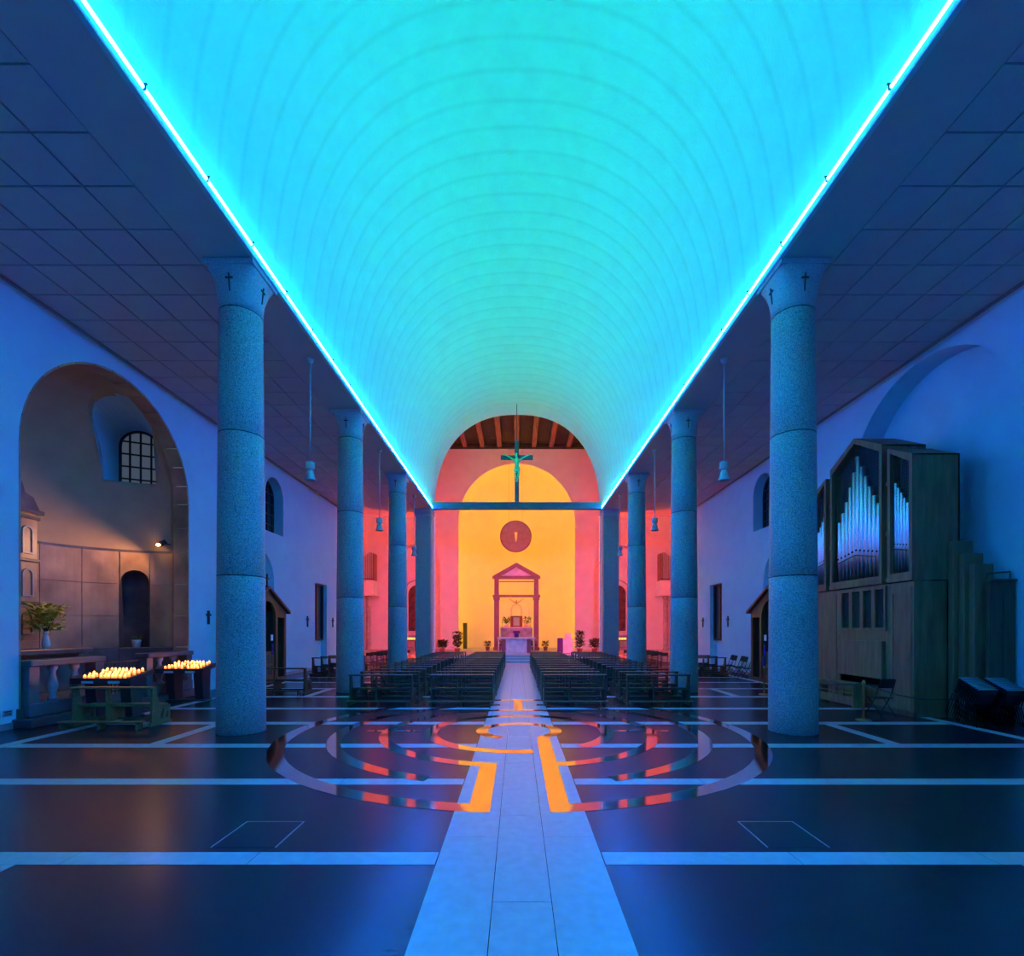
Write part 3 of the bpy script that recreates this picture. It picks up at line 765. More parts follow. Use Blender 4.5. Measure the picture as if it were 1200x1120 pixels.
# ------------------------------------------------------------------ confessionals
def confessional(sgn, yc, s_):
    xf = sgn*10.35
    t = thing('confessional','brown wooden confessional with gabled roof and cross against the %s wall' % s_,'confessional',(sgn*10.8,yc,0))
    fn = lambda u,v,w: (xf+sgn*w, yc+u, v)
    hw = 1.72; pk, ev = 3.90, 3.02
    op = [arch(0,.66,.16,2.74,14), rect(-1.56,-.86,.16,2.74), rect(.86,1.56,.16,2.74)]
    MB().slab([(-hw,0),(-hw,ev),(0,pk),(hw,ev),(hw,0)], op, fn, 0, .08).build('front_frame','walnut',t)
    MB().slab(arch(0,.73,.16,2.74,14),[arch(0,.66,.15,2.74,14)],fn,-.05,.0).build('arch_moulding','walnut',t)
    for u in (-.79,.79): MB().slab(rect(u-.05,u+.05,.1,2.9-abs(u)*.0),[],fn,-.045,0).build('pilaster','walnut',t)
    for u in (-hw,hw-.06): MB().slab(rect(u,u+.06,0,ev),[],fn,.08,.86).build('side_wall','oak_dark',t)
    for u in (-.79,.73): MB().slab(rect(u,u+.06,0,ev),[],fn,.08,.82).build('partition','oak_dark',t)
    MB().slab([(-hw,0),(-hw,ev),(0,pk),(hw,ev),(hw,0)], [], fn, .81, .86).build('back_wall','oak_dark',t)
    MB().slab(rect(-hw,hw,0,.12),[],fn,.08,.82).build('floor_board','oak_dark',t)
    for k in (-1,1):
        MB().slab([(0,pk),(0,pk+.10),(k*(hw+.16),ev-.09+.10),(k*(hw+.16),ev-.10)],[],fn,-.14,.87).build('roof_slope','walnut',t)
    MB().slab(rect(-.64,.64,.16,1.30),[rect(-.5,.5,.3,.66),rect(-.5,.5,.78,1.14)],fn,.02,.06).build('half_door','walnut',t)
    MB().slab(rect(-.52,.52,.28,1.16),[],fn,.045,.07).build('door_panel','oak_dark',t)
    MB().slab(rect(.40,.56,1.15,1.6),[],fn,.0,.03).build('stole','purple_cloth',t)
    MB().slab(rect(.30,.46,1.75,2.0),[],fn,-.03,-.0).build('notice','paper',t)
    c = MB().slab(rect(-.03,.03,pk+.08,pk+.62),[],fn,-.03,.03); c.slab(rect(-.14,.14,pk+.40,pk+.46),[],fn,-.03,.03)
    c.slab([(-.08,pk+.05),(-.08,pk+.14),(.08,pk+.14),(.08,pk+.05)],[],fn,-.06,.06)
    c.build('roof_cross','iron',t)
confessional(-1,20.84,'left'); confessional(1,20.58,'right')

# ------------------------------------------------------------------ wall crosses, vents, pendants
for sgn,yv,lab in ((-1,26.95,'dark wall cross just before the tall window recess on the left wall'),(-1,30.65,'dark wall cross just past the tall window recess on the left wall'),(-1,18.3,'small dark wall cross beside the marble chapel on the left wall'),
                   (1,26.8,'dark wall cross just before the tall window recess on the right wall'),(1,30.4,'dark wall cross just past the tall window recess on the right wall')):
    fn = side(sgn); k = 1.0 if yv > 20 else .85; z = 2.66
    mb = MB().slab(rect(yv-.05*k,yv+.05*k,z-.3*k,z+.28*k),[],fn,-.05,-.001).slab(rect(yv-.14*k,yv+.14*k,z+.06*k,z+.15*k),[],fn,-.055,-.001)
    tag(mb.build('wall_cross','iron'),lab,'cross')
for i,yv in enumerate((10.83,11.1)):
    t = thing('wall_vent','small slotted vent low on the left wall, %s the chapel arch' % ('farther from','nearer to')[i],'vent',(-XW,yv,.36))
    fn = side(-1)
    MB().slab(rect(yv-.1,yv+.1,.29,.43),[rect(yv-.08,yv+.08,.31,.41)],fn,-.02,-.001).build('frame','lamp_metal',t)
    MB().slab(rect(yv-.08,yv+.08,.31,.41),[],fn,-.006,-.001).build('backing','void',t)
    for v in (.34,.375): MB().slab(rect(yv-.08,yv+.08,v-.006,v+.006),[],fn,-.018,-.006).build('slat','lamp_metal',t)
pend = None
for i,yv in enumerate((14.3,21.5,28.75)):
    for sgn in (-1,1):
        lab = '%s grey bell shaped pendant lamp from the camera in the %s colonnade' % (('nearest','second','third')[i],'left' if sgn < 0 else 'right')
        if pend is None:
            pend = thing('pendant_lamp',lab,'lamp',(0,0,0))
            MB().lathe([(.10,-.001),(.10,-.05),(.075,-.11),(.03,-.15)],(0,0,CZ),14).build('ceiling_rose','lamp_metal',pend)
            MB().tube((0,0,6.92),(0,0,CZ-.14),.022,8).build('rod','lamp_metal',pend)
            MB().lathe([(.03,6.98),(.12,6.96),(.13,6.94),(.13,6.78),(.11,6.76),(.07,6.74)],(0,0,0),18).build('lamp_housing','lamp_metal',pend)
            MB().lathe([(.07,6.745),(.085,6.72),(.10,6.66),(.125,6.55),(.165,6.46),(.168,6.44),(.155,6.44),(.11,6.55),(.08,6.66)],(0,0,0),18,cap=False).build('lamp_shade','lamp_metal',pend)
            MB().lathe([(.02,6.70),(.06,6.62),(.07,6.56),(.04,6.5)],(0,0,0),12).build('bulb','white_glaze',pend)
            pend.location = (sgn*5.88,yv,0)
        else: copy_tree(pend,lab,(sgn*5.88,yv,0),0)

# ------------------------------------------------------------------ marble chapel on the left
CX, CY, CR = -XW-.5, 14.3, 3.0
CF = .42
chw = struct(MB().box(CX-CR-.2,-XW+.45,11.2,17.45,0,.2,b=.02).build('trim_3','marble_dark'))
MB().box(CX-CR-.2,-XW+.05,11.3,17.3,.2,CF,b=.01).build('step_slab','marble_dark',chw)
MB().poly([(-XW-.5,17.2),(-XW-.5,11.4)]+[(CX-CR*math.sin(PI*i/24), CY-CR*math.cos(PI*i/24)) for i in range(25)],[],lambda u,v:(u,v,CF+.002)).build('floor_slab','marble_dark',chw)
# voussoirs and jamb stones lining the arch
lin = struct(MB().box(-XW-.5,-XW-.49,11.28,11.34,0,.4).build('trim_4','marble'))
def lining(a, b_, th=.09):
    """a, b_: angle range on the arch, stones between wall face and chapel"""
    mb = MB(); n = 4; vs = []
    for i in range(n+1):
        t = a+(b_-a)*i/n
        for r, x in ((2.95,-XW-.0),(2.95-th*.6,-XW-.01),(2.95-th*.6,-XW-.5),(2.95,-XW-.5)):
            vs.append((x, CY+r*math.cos(t), 6.48+r*math.sin(t)))
    fs = [(4*i+j,4*i+(j+1)%4,4*i+4+(j+1)%4,4*i+4+j) for i in range(n) for j in range(4)]+[(0,1,2,3),(4*n+3,4*n+2,4*n+1,4*n)]
    return mb.add(vs,fs)
for k in range(15):
    lining(PI*k/15+.006, PI*(k+1)/15-.006).build('arch_stone','marble',lin)
zj = [CF,1.62,2.68,3.76,4.85,5.66,6.47]
for sgn in (-1,1):
    for a,b_ in zip(zj,zj[1:]):
        yo = CY+sgn*2.95; box(-XW-.5,-XW,yo,yo-sgn*.055,a+.008,b_-.008).build('jamb_stone','marble',lin)
# plaster cylinder + half dome above the dado, pierced by a splayed lunette tunnel
def cyl(th, z, r): return (CX-r*math.sin(th), CY+r*math.cos(th), z)     # th from +Y turning away from the nave
mb = MB(); n = 40; vs = []; rows = [(CR,.3),(CR,4.9),(CR,6.48)]+[(max(.01,CR*math.cos(PI/2*k/18)), 6.48+CR*math.sin(PI/2*k/18)) for k in range(1,19)]
for sh in (0,.12):
    for r,z in rows:
        for i in range(n+1):
            a = PI*i/n; p = cyl(a,z+(sh if z > 6.5 else 0),r+sh); vs.append(p)
R_ = len(rows); W_ = n+1; fs = []
for sh in (0,1):
    for j in range(R_-1):
        for i in range(n): fs.append(tuple(sh*R_*W_+q for q in (j*W_+i,j*W_+i+1,(j+1)*W_+i+1,(j+1)*W_+i)))
for j in range(R_-1):
    for i in (0,n): fs.append((j*W_+i,(j+1)*W_+i,R_*W_+(j+1)*W_+i,R_*W_+j*W_+i))
for i in range(n):
    for j in (0,R_-1): fs.append((j*W_+i,j*W_+i+1,R_*W_+j*W_+i+1,R_*W_+j*W_+i))
mb.add(vs,fs,True)
dome = mb.build('wall_chapel','plaster_tan'); dome.data.update()
ta = math.radians(25.5); td = Vector((-math.sin(ta),math.cos(ta),0)); ts = Vector((td.y,-td.x,0))
WC = Vector((CX,CY,0))+td*4.45
def tun(u,v,w): # u across, v height, w distance from the window towards the chapel
    k = 1+.10*w; p = WC-td*w+ts*(u*k); return (p.x,p.y,v)
tp = arch(0,.62,7.16,8.75,16)
cut = MB().poly(tp,[],lambda u,v: tun(u,v,-.3)).poly(tp,[],lambda u,v: tun(u,v,4.0),True)
cut.strip(tp,tun,-.3,4.0,True); co = cut.build('cutter','plaster')
bo = dome.modifiers.new('cut','BOOLEAN'); bo.object = co; bo.operation = 'DIFFERENCE'; bo.solver = 'EXACT'
dg = bpy.context.evaluated_depsgraph_get(); me2 = bpy.data.meshes.new_from_object(dome.evaluated_get(dg))
dome.modifiers.clear(); dome.data = me2; bpy.data.objects.remove(co)
struct(dome)
# tunnel lining: only what lies outside the dome
mb = MB(); segs = 10; L2 = []
for (u,v) in tp+[tp[0]]:
    wmax = 0
    for q in range(60):
        w_ = q*.07; p = Vector(tun(u,v,w_))-Vector((CX,CY,0)); zc = max(0,p.z-6.48)
        if math.sqrt(p.x**2+p.y**2+zc**2) < CR+.06: break
        wmax = w_
    L2.append((u,v,wmax))
vs = [tun(u,v,0) for u,v,_ in L2]+[tun(u,v,wm) for u,v,wm in L2]; k = len(L2)
mb.add(vs,[(i,i+1,k+i+1,k+i) for i in range(k-1)])
mb.build('window_splay','plaster',dome)
window(lambda u,v,w: tun(u,v,-w), 0, .62, 7.16, 8.75, -.12, 'frosted_pane', nx=4, ny=4)
# dado of marble panels
dado = struct(MB().strip([(math.radians(4*i),0) for i in range(46)], lambda u,v,w: cyl(u,w,CR-.01), 4.82, 4.90).build('trim_5','marble_dark'))
NA, NB = math.radians(15.7), math.radians(31.2)
def dpanel(a, b_, z0, z1, hole=None, m='marble'):
    fnc = lambda u,v,w: cyl(u,v,CR-w)
    k = 5; outer = [(a+(b_-a)*i/k,z0) for i in range(k+1)]+[(b_+(a-b_)*i/k,z1) for i in range(k+1)]
    mb = MB(); mb.add([fnc(a+(b_-a)*i/k,z,w) for i in range(k+1) for z,w in ((z0,.0),(z0,.035),(z1,.035),(z1,.0))],
        [(4*i+j,4*i+(j+1)%4,4*i+4+(j+1)%4,4*i+4+j) for i in range(k) for j in range(4)]+[(0,1,2,3),(4*k+3,4*k+2,4*k+1,4*k)])
    return mb.build('marble_panel',m,dado)
dz = [CF,1.60,2.66,3.74,4.82]
edges_ = [math.radians(a) for a in (1,15.2,31.7,50,70,90,110,130,150,179)]
for j,(z0,z1) in enumerate(zip(dz,dz[1:])):
    for a,b_ in zip(edges_,edges_[1:]):
        if abs(a-edges_[1]) < .01 and 1 <= j: continue
        dpanel(a+.003,b_-.003,z0+.008,z1-.008, m='marble_dark' if j == 0 else 'marble')
# panel above the niche arch: spandrels
nm_, nh = (NA+NB)/2, (NB-NA)/2
mb = MB(); ns_ = 16; top = 4.812; fnc = lambda u,v,w: cyl(u,v,CR-w); zs_n = 3.82
for i in range(ns_):
    t0, t1 = PI*i/ns_, PI*(i+1)/ns_
    q = [(nm_+nh*math.cos(t0), zs_n+.40*math.sin(t0)), (nm_+nh*math.cos(t1), zs_n+.40*math.sin(t1))]
    vs = [fnc(q[0][0],q[0][1],.035),fnc(q[1][0],q[1][1],.035),fnc(q[1][0],top,.035),fnc(q[0][0],top,.035)]
    mb.add(vs,[(0,1,2,3)])
mb.build('marble_panel','marble',dado)
# niche recess: dark curved back, sides and sill
mb = MB()
pn = [(nm_+nh*math.cos(t), zs_n+.40*math.sin(t)) for t in [PI*i/16 for i in range(17)]]
pn = [(NB,1.6)]+pn+[(NA,1.6)]
mb.strip(pn, lambda u,v,w: cyl(u,v,CR+w), -.035, .75)
mb.poly(pn, [], lambda u,v: cyl(u,v,CR+.75)); mb.poly([(NA,0),(NB,0),(NB,.8),(NA,.8)],[],lambda u,v: cyl(u,1.6,CR-.03+v))
ng = mb.build('niche_lining','marble_dark',dado)
# cut the plaster cylinder behind the niche is not needed: the plaster starts above; open it here
bm = bmesh.new(); bm.from_mesh(dome.data)
kill = []
for f in bm.faces:
    c_ = f.calc_center_median(); th = math.atan2(-(c_.x-CX), c_.y-CY); rr = math.hypot(c_.x-CX,c_.y-CY)
    if c_.z < 4.8: kill.append(f)
bmesh.ops.delete(bm, geom=kill, context='FACES'); bm.to_mesh(dome.data); bm.free()
mb = MB().strip([(math.radians(a_),0) for a_ in [0,15.6]], lambda u,v,w: cyl(u,w,CR+.02), .3, 4.9)
mb.strip([(math.radians(31.3+(148.7)*i/30),0) for i in range(31)], lambda u,v,w: cyl(u,w,CR+.02), .3, 4.9)
mb.build('backing','joint_dark',dado)
tp_ = thing('flower_pot','small white flower pot standing in the dark chapel niche','plant pot',cyl(nm_,1.6,CR+.12))
pc = wloc(tp_)
MB().lathe([(.10,0),(.14,.22),(.15,.26)],tuple(pc),12).build('pot','white_glaze',tp_)
leafy(tp_,(pc.x,pc.y,pc.z+.26),.10,.12,24,'leaf',77,.12)
# tiered marble altarpiece tower, altar table
t = thing('marble_altarpiece','tiered pale marble altarpiece with arched panels on the chapel altar','altarpiece',(-14.6,14.3,CF))
xf = -14.3
box(-15.0,xf,13.5,15.05,CF,1.9,b=.02).build('base_tier','marble',t)
for a,b_ in ((1.9,3.0),(3.0,4.25),(4.25,5.5)):
    box(-15.0,xf,13.55,15.0,a+.01,b_-.05).build('tier','marble',t)
    for yc in (13.9,14.3,14.7):
        fn = lambda u,v,w: (xf+w, u, v)
        MB().slab(arch(yc,.17,a+.18,b_-.42,10),[arch(yc,.12,a+.22,b_-.42,10)],fn,.0,.035).build('arched_panel','marble_grey',t)
    box(-15.02,xf+.06,13.49,15.06,b_-.05,b_+.04,b=.015).build('string_course','marble_dark',t)
box(-15.05,xf+.12,13.42,15.13,5.62,5.74,b=.02).build('cornice','marble_dark',t)
box(-15.0,xf,13.6,14.95,5.5,5.62).build('frieze','marble',t)
MB().slab([(13.5,5.74),(15.05,5.74),(14.85,6.1),(14.6,6.2),(14.5,6.5),(14.1,6.5),(14.0,6.2),(13.75,6.1)],[],lambda u,v,w:(w,u,v),-15.0,xf+.04).build('crest','marble_dark',t)
t = thing('chapel_altar_table','dark stone altar table below the marble altarpiece','altar',(-13.7,14.3,CF))
box(-14.25,-13.1,12.95,15.6,1.5,1.66,b=.03).build('altar_top','marble_dark',t)
box(-14.2,-13.35,13.2,15.35,CF,1.5,b=.02).build('altar_block','marble_dark',t)
t = thing('flower_bouquet','yellow green bouquet of leaves in a vase on the chapel altar','bouquet',(-13.62,14.55,1.66))
MB().lathe([(.07,0),(.11,.12),(.08,.3),(.05,.42),(.07,.5)],(-13.62,14.55,1.66),12).build('vase','white_glaze',t)
leafy(t,(-13.62,14.55,2.15),.36,.75,300,'leaf_yellow',91,.2)
# balustrades and the low iron gate
def balustrade(y0,y1,lab):
    t = thing('marble_balustrade',lab,'balustrade',(-XW+.05,(y0+y1)/2,.2))
    xa, xb = -XW-.16, -XW+.2
    box(xa-.03,xb+.03,y0,y1,1.36,1.5,b=.02).build('top_rail','marble_rail',t)
    box(xa,xb,y0,y1,.2,.52,b=.02).build('plinth','marble_rail',t)
    n = 3 if y1-y0 < 2.1 else 4
    for k in range(n+1):
        yc = y0+.13+(y1-y0-.26)*k/n
        if k in (0,n): box(xa+.03,xb-.03,yc-.13,yc+.13,.52,1.36,b=.01).build('end_post','marble_rail',t)
        else: MB().lathe([(.10,0),(.10,.07),(.06,.12),(.11,.30),(.12,.38),(.06,.62),(.06,.68),(.10,.74),(.10,.84)],((xa+xb)/2,yc,.52),14).build('baluster','marble_grey',t)
balustrade(11.42,13.5,'marble balustrade across the near side of the chapel arch')
balustrade(15.05,17.15,'marble balustrade across the far side of the chapel arch')
t = thing('iron_gate','low dark iron gate between the two chapel balustrades','gate',(-XW,14.27,.2))
for k in range(12): MB().tube((-XW,13.56+.13*k,.42),(-XW,13.56+.13*k,1.36),.014,6).build('bar','iron',t)
for z in (.5,1.3): box(-XW-.02,-XW+.02,13.51,15.04,z-.02,z+.02).build('rail','iron',t)
# spot lamp on the jamb
t = thing('spot_lamp','small warm spot lamp on a bracket at the right edge of the chapel dado','lamp',(-12.0,17.05,5.1))
MB().tube((-11.86,17.24,5.12),(-11.98,17.06,5.12),.018,6).build('bracket','iron',t)
MB().tube((-11.93,17.1,5.2),(-12.06,16.98,5.08),.075,12,.085).build('lamp_body','iron',t)
MB().lathe([(.02,0),(.06,.02),(.06,.05),(.02,.08)],(-12.07,16.93,5.02),10).build('bulb','bulb',t)
def lamp(kind, name, loc, power, colr, aim=None, **k):
    ld = bpy.data.lights.new(name, kind); ld.energy = power; ld.color = colr
    for a, v in k.items(): setattr(ld, a, v)
    o = bpy.data.objects.new(name, ld); COL.objects.link(o); o.location = loc
    if aim: o.rotation_euler = (Vector(aim)-Vector(loc)).to_track_quat('-Z','Y').to_euler()
    return o
WARM = (1.0,.46,.20)
lamp('SPOT','spot_lamp_light',(-12.14,16.88,5.05),260,WARM,aim=(-14.2,14.2,3.0),spot_size=math.radians(150),spot_blend=.9,shadow_soft_size=.06)

# ------------------------------------------------------------------ candle racks
def rack(xc, yc, w_, lab, glab, seed):
    t = thing('candle_rack',lab,'candle rack',(xc,yc,0))
    z = 1.0
    MB().slab([(yc-.38,z-.06),(yc+.38,z+.10),(yc+.38,z+.14),(yc-.38,z-.02)],[],lambda u,v,w:(w,u,v),xc-w_/2,xc+w_/2).build('tray','iron',t)
    for x in (xc-w_*.30,xc+w_*.30):
        MB().slab([(yc-.10,0),(yc+.22,0),(yc+.26,z+.04),(yc-.2,z-.05)],[],lambda u,v,w:(w,u,v),x-.13,x+.13).build('leg','iron',t)
    box(xc-w_*.42,xc+w_*.42,yc-.2,yc+.26,0,.05,b=.01).build('foot_plate','iron',t)
    for sgn in (-1,1):
        MB().slab([(yc-.40,z-.09),(yc+.40,z+.06),(yc+.40,z+.18),(yc-.40,z+.03)],[],lambda u,v,w:(w,u,v),xc+sgn*w_/2-.015,xc+sgn*w_/2+.015).build('tray_side','iron',t)
    box(xc-w_/2,xc+w_/2,yc-.42,yc-.38,z-.12,z+.02).build('front_lip','iron',t)
    for x in (xc-.3,xc+.35): box(x-.14,x+.14,yc-.435,yc-.42,z-.11,z-.05).build('notice_plate','paper',t)
    rnd = random.Random(seed); proto = None
    for r_ in range(5):
        for k in range(11):
            if rnd.random() < .10: continue
            clab = 'small burning votive candle, %s from the left, %s row of the %s' % (ORD[k], ('front','second','middle','fourth','back')[r_], glab)
            x = xc+.02-w_*.34+w_*.68*k/10+rnd.uniform(-.02,.02); yv = yc-.3+.15*r_; zc = z-.02+(yv-(yc-.38))*.16/.76+.005
            if proto is None:
                proto = MB().lathe([(.030,0),(.034,.045),(.034,.062)],(0,0,0),8).build('votive_candle','red_cup')
                tag(proto,clab,'candle','votive candles on the %s' % glab)
                MB().lathe([(.006,-.012),(.028,.008),(.006,.036)],(0,0,.064),6).build('flame','flame',proto)
                proto.location = (x,yv,zc)
            else: copy_tree(proto,clab,(x,yv,zc))
rack(-10.2,12.72,1.45,'black iron candle rack nearer the camera behind the olive brown pew','nearer candle rack',5)
rack(-10.28,15.7,1.45,'black iron candle rack farther off beside the chapel arch','farther candle rack',9)

# ------------------------------------------------------------------ organ on the right
OX, OB = 10.0, 11.12
fo = lambda u,v,w: (OX+w, u, v)          # u = Y, v = Z, w towards the wall
t = thing('pipe_organ','large brown pipe organ with silver pipes against the right wall','organ',(10.5,14.85,0))
Y1, Y2 = 12.68, 17.05
fr_open = [rect(13.66,15.56,2.22,3.36), rect(13.62,15.6,.60,.84)]
MB().slab(rect(Y1,Y2,0,3.44), fr_open, fo, .0, .05).build('lower_front','oak',t)
box(OX+.05,10.85,Y1,Y1+.04,0,3.44).build('lower_side','oak',t)
box(OX+.05,10.85,Y2-.04,Y2,0,3.44).build('lower_side','oak',t)
box(10.82,10.86,Y1,Y2,0,3.44).build('lower_back','oak_dark',t)
MB().slab(rect(13.6,15.62,2.18,3.40),[rect(13.66+.475*k,13.66+.475*k+.34,2.26,3.32) for k in range(4)],fo,-.06,.0).build('grille_frame','oak',t)
for k in range(4):
    u0 = 13.66+.475*k; MB().slab(rect(u0-.02,u0+.36,2.24,3.34),[],fo,.03,.04).build('grille_felt','felt_blue',t)
    mb = MB()
    for q in range(-8,18):
        a = u0+q*.06
        pts_ = []
        for s_ in (1,-1):
            p0 = Vector((a if s_ > 0 else a+.0,2.26)); 
            n_ = []
            for tt in range(0,27):
                uu = a+s_*tt*.04*.5; vv = 2.26+tt*.04
                if u0 <= uu <= u0+.34 and vv <= 3.32: n_.append((uu,vv))
            if len(n_) > 2: mb.tube(fo(n_[0][0],n_[0][1],.005),fo(n_[-1][0],n_[-1][1],.005),.006,4,cap=False)
    mb.build('lattice','oak_dark',t)
# console shutter, slot and keyboards
box(OX-.12,OX,13.66,15.52,.86,1.9,b=.015).build('console_shutter','oak',t)
box(OX+.05,OX+.5,13.62,15.6,.55,.62).build('pedal_shelf','oak_dark',t)
box(OX+.3,OX+.32,13.62,15.6,.60,.86).build('slot_back','void',t)
for (a,b_) in ((Y1+.08,13.5),(15.75,Y2-.08)):
    MB().slab(rect(a,b_,.15,3.3),[rect(a+.12,b_-.12,.3,3.15)],fo,-.018,.0).build('panel_frame','oak',t)
box(OX-.02,OX+.05,Y1-.01,Y2+.01,0,.12).build('plinth','oak_dark',t)
# upper case: three towers
def tower(u0,u1,zb,tops,pipes,order):
    """tops: outline of the top from u0 to u1"""
    outl = [(u0,zb)]+tops+[(u1,zb)]
    inner = [(u0+.10,zb+.22)]+[(min(max(u,u0+.10),u1-.10),v-.16) for u,v in tops]+[(u1-.10,zb+.22)]
    MB().slab(outl,[inner],fo,-.08,.02).build('tower_front','oak',t)
    # sides, roof, back
    for (u,v) in ((u0,tops[0][1]),(u1-.03,tops[-1][1])): MB().slab(rect(u,u+.03,zb,v),[],fo,.02,OB-OX).build('tower_side','oak',t)
    for (a,b_) in zip(tops,tops[1:]):
        MB().slab([a,b_,(b_[0],b_[1]-.04),(a[0],a[1]-.04)],[],fo,-.0,OB-OX).build('tower_roof','oak',t)
    MB().slab(outl,[],fo,OB-OX-.04,OB-OX).build('tower_back','oak_dark',t)
    MB().slab(inner,[],fo,.20,.22).build('tower_felt','felt_blue',t)
    mb = MB(); u = u0+.14
    zt = max(v for _,v in tops)
    while u < u1-.1:
        mb.tube(fo(u,zb+1.8,.03),fo(u,zt-.3 if len(tops) == 2 else min(tops[0][1],tops[-1][1])-.1+max(0,(1-abs(u-(u0+u1)/2)/((u1-u0)/2)))*.5,.03),.006,4,cap=False); u += .07
    v = zb+1.9
    while v < zt-.3:
        half = (u1-u0)/2-.12
        if v > min(tops[0][1],tops[-1][1])-.2 and len(tops) == 3: half *= max(.05,(zt-.2-v)/.75)
        mb.tube(fo((u0+u1)/2-half,v,.03),fo((u0+u1)/2+half,v,.03),.006,4,cap=False); v += .09
    mb.build('tower_lattice','oak_dark',t)
    box(OX-.06,OX+.2,u0+.08,u1-.08,zb+.1,zb+.22).build('pipe_board','oak',t)
    rail = []
    for (u,zm,zt_,r) in pipes:
        zf = zb+.22
        c = (OX+.06,u,0)
        pb = MB().lathe([(r*.5,zf),(r*.98,zm-.03),(r,zm),(r,zt_-.01),(r*.93,zt_)],c,14).build('pipe','tin',t)
        MB().slab([(u-r*.5,zm),(u-r*.3,zm+r*.7),(u+r*.3,zm+r*.7),(u+r*.5,zm)],[],fo,.06-r-.004,.06-r*.8).build('pipe_mouth','void',pb)
        rail.append((OX-.045,u,zm-.12))
    MB().path(rail,.014,5).build('pipe_rail','oak_dark',t)
ctr = 14.83; pp = []
H_ = [5.52,5.78,6.08,6.48,6.88,7.30,6.95,6.62,6.28,5.98,5.72]
for k in range(11):
    u = ctr+(5-k)*.168; pp.append((u, 4.36+.16*(1-abs(5-k)/5), H_[k], .073 if abs(k-5) > 1 else .08))
tower(13.70,15.96,3.46,[(13.70,7.25),(ctr,7.84),(15.96,7.25)],pp,0)
pp = [(12.84+.105*k, 4.36+.02*k, 5.32+.155*k, .048) for k in range(6)]
tower(12.65,13.50,3.46,[(12.65,6.64),(13.50,7.05)],pp,1)
pp = [(16.34+.105*k, 4.46-.02*k, 6.05-.155*k, .048) for k in range(6)]
tower(16.18,17.05,3.46,[(16.18,7.05),(17.05,6.64)],pp,2)
for (a,b_) in ((13.50,13.70),(15.96,16.18)):
    for z in (3.5,4.75,6.1): box(OX+.02,OX+.2,a,b_,z,z+.1).build('tower_link','oak',t)
    MB().lathe([(.02,3.6),(.05,4.0),(.05,5.9)],(OX+.12,(a+b_)/2,0),10).build('pipe','tin',t)
# square wooden pedal pipes at the near side
for i,(x0,x1,yf,zt) in enumerate(((10.83,11.32,12.50,4.42),(10.95,11.42,12.33,4.08),(11.04,11.52,12.16,3.80))):
    p = thing('wooden_organ_pipe',['tallest square wooden pipe standing next to the organ case','middle square wooden pipe beside the organ','shortest square wooden pipe beside the organ, nearest the chairs'][i],'organ pipe',((x0+x1)/2,yf+.07,0),group='square wooden pipes beside the organ')
    box(x0,x1,yf,yf+.155,0,zt,b=.008).build('pipe_body','oak',p)
    box(x0+.0,x1-.0,yf-.025,yf-.0,.32,.60,b=.006).build('pipe_cap','oak',p)
    box(x0+.04,x0+.12,yf-.03,yf-.02,.40,.47).build('pipe_mouth','void',p)
    box(x0-.0,x1-.0,yf-.012,yf,.30,.32).build('seam','void',p)
t = thing('dark_cabinet','dark wooden cabinet in the wall arch to the right of the organ pipes','cabinet',(11.6,12.2,0))
box(11.28,11.9,12.02,12.14,0,3.36,b=.01).build('body','oak_dark',t)
box(11.26,11.92,11.98,12.16,3.36,3.42,b=.01).build('top','oak_dark',t)
for x0,x1 in ((11.31,11.575),(11.60,11.87)): box(x0,x1,12.0,12.02,.12,3.28,b=.008).build('door','oak_dark',t)
tag(MB().tube((11.3,12.1,3.56),(11.85,12.1,3.6),.02,6).tube((11.3,12.1,3.42),(11.3,12.1,3.56),.015,6).tube((11.85,12.1,3.42),(11.85,12.1,3.6),.015,6).build('metal_rod','iron'),'thin dark metal rod on two pegs on top of the dark cabinet','rod')

# organ bench
t = thing('organ_bench','long brown panelled bench in front of the organ console','bench',(9.55,14.85,0))
box(9.4,9.75,14.1,15.75,.64,.69,b=.01).build('bench_top','oak',t)
for yv in (14.12,15.70): box(9.42,9.73,yv,yv+.05,0,.64,b=.008).build('end_panel','oak',t)
MB().slab(rect(14.17,15.7,.06,.30),[],lambda u,v,w:(9.45+w,u,v),0,.03).build('lower_rail','oak',t)
MB().slab(rect(14.17,15.7,.52,.64),[],lambda u,v,w:(9.45+w,u,v),0,.03).build('upper_rail','oak',t)
for yv in (14.6,15.2): box(9.45,9.48,yv,yv+.09,.30,.52).build('rail_post','oak',t)
box(9.44,9.47,14.17,15.7,.38,.41).build('middle_rail','oak',t)

# single black chair by the organ
def make_folding_chair(lab, pad=True):
    t = thing('folding_chair',lab,'chair')
    m = 'black_metal'
    for x in (-.21,.21):
        MB().path([(x,.26,0),(x,-.06,.46),(x,-.23,.94)],.013,6).build('frame_leg',m,t)
        MB().tube((x*.93,-.26,0),(x*.93,.16,.46),.012,6).build('rear_leg',m,t)
    box(-.21,.21,-.15,.22,.445,.475 if pad else .462,b=.01).build('seat','black_cloth',t)
    MB().slab([(-.19,.72),(-.205,.76),(-.20,.93),(-.17,.96),(.17,.96),(.20,.93),(.205,.76),(.19,.72)],[],lambda u,v,w:(u,-.16-(v-.72)*.32+w,v),-.012,.02).build('backrest','black_cloth',t)
    MB().tube((-.21,.2,.08),(.21,.2,.08),.01,6).tube((-.2,-.2,.08),(.2,-.2,.08),.01,6).build('stretcher',m,t)
    return t
fc = make_folding_chair('black padded folding chair standing alone beside the organ bench')
fc.location = (9.35,12.95,0); fc.rotation_euler = (0,0,.12)
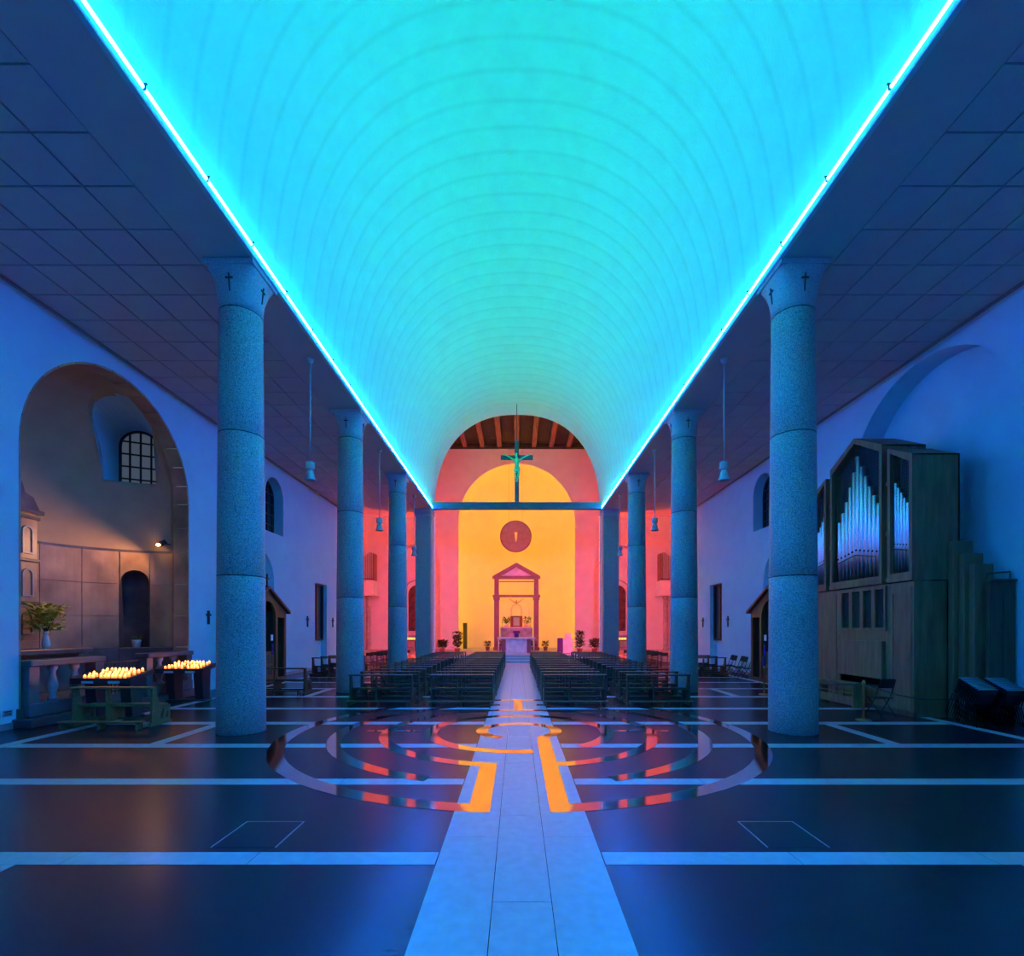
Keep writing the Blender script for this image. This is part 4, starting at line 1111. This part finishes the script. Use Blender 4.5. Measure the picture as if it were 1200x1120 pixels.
for i in range(5):
    copy_tree(fc,'black folding chair, %s from the camera in the row beside the right confessional' % ORD[i],(10.5-.12*(i%2),22.75+.56*i,0),PI/2,'folding chairs beside the right confessional')
# two bunches of nested stacking chairs
def make_stack_chair():
    t = thing('stacking_chair','x','chair'); m = 'black_metal'
    # nested chairs lean forward: seats tilted, legs splayed
    for x in (-.24,.24):
        MB().path([(x*1.1,-.12,0),(x*.92,-.03,.42),(x,-.13,.78)],.012,6).build('front_leg',m,t)
        MB().path([(x*1.1,.22,0),(x*.92,.06,.44)],.012,6).build('rear_leg',m,t)
    MB().slab([(-.14,.79),(-.13,.68),(.02,.46),(.04,.47),(-.11,.69),(-.12,.80)],[],lambda u,v,w:(w,u,v),-.23,.23).build('seat','black_cloth',t)
    MB().tube((-.24,-.13,.79),(.24,-.13,.79),.014,6).build('top_rail','lamp_metal',t)
    MB().tube((-.23,-.04,.40),(.23,-.04,.40),.010,6).build('stretcher',m,t)
    return t
sc_ = make_stack_chair(); sc_.scale = (.92,1,1.09); first = True
for g,(x,yv,nm) in enumerate(((10.56,11.42,'left'),(11.10,11.32,'right'))):
    for k in range(9):
        lab = '%s black chair from the front in the %s nested stack by the organ' % (ORD[k], nm)
        loc = (x+.012*k, yv+.075*k, .026*k)
        if g == 1: loc = (x+.006*k, yv+.07*k, .026*k)
        if first: sc_.location = loc; sc_['label'] = lab; sc_['group'] = 'nested chairs beside the organ'; first = False
        else: copy_tree(sc_,lab,loc,0,'nested chairs beside the organ')
# stanchions and rope
def stanchion(x,yv,lab):
    t = thing('stanchion',lab,'stanchion',(x,yv,0))
    MB().lathe([(.17,0),(.17,.02),(.05,.045),(.03,.06)],(x,yv,0),20).build('base','brass',t)
    MB().lathe([(.024,.05),(.024,.86),(.04,.88),(.04,.93),(.02,.98)],(x,yv,0),12).build('post','brass',t)
    return t
stanchion(8.43,12.25,'slim brass stanchion standing in front of the organ')
t = stanchion(8.39,17.1,'slim brass stanchion with a purple cover before the right confessional')
MB().lathe([(.05,.98),(.06,1.0),(.05,1.28),(.03,1.3)],(8.39,17.1,0),12).build('cover','purple_cloth',t)
def sag(p,q,d,n=12):
    return [tuple(Vector(p).lerp(Vector(q),i/n)-Vector((0,0,4*d*(i/n)*(1-i/n)))) for i in range(n+1)]
tag(MB().path(sag((8.45,12.25,.9),(10.9,12.48,.5),.16),.014,6).build('barrier_rope','rope'),'dark rope sagging from the front stanchion to the wooden organ pipes','rope')
tag(MB().path(sag((8.43,12.27,.9),(8.39,17.08,.92),.22),.014,6).build('barrier_rope','rope'),'dark rope running between the two stanchions behind the column','rope')
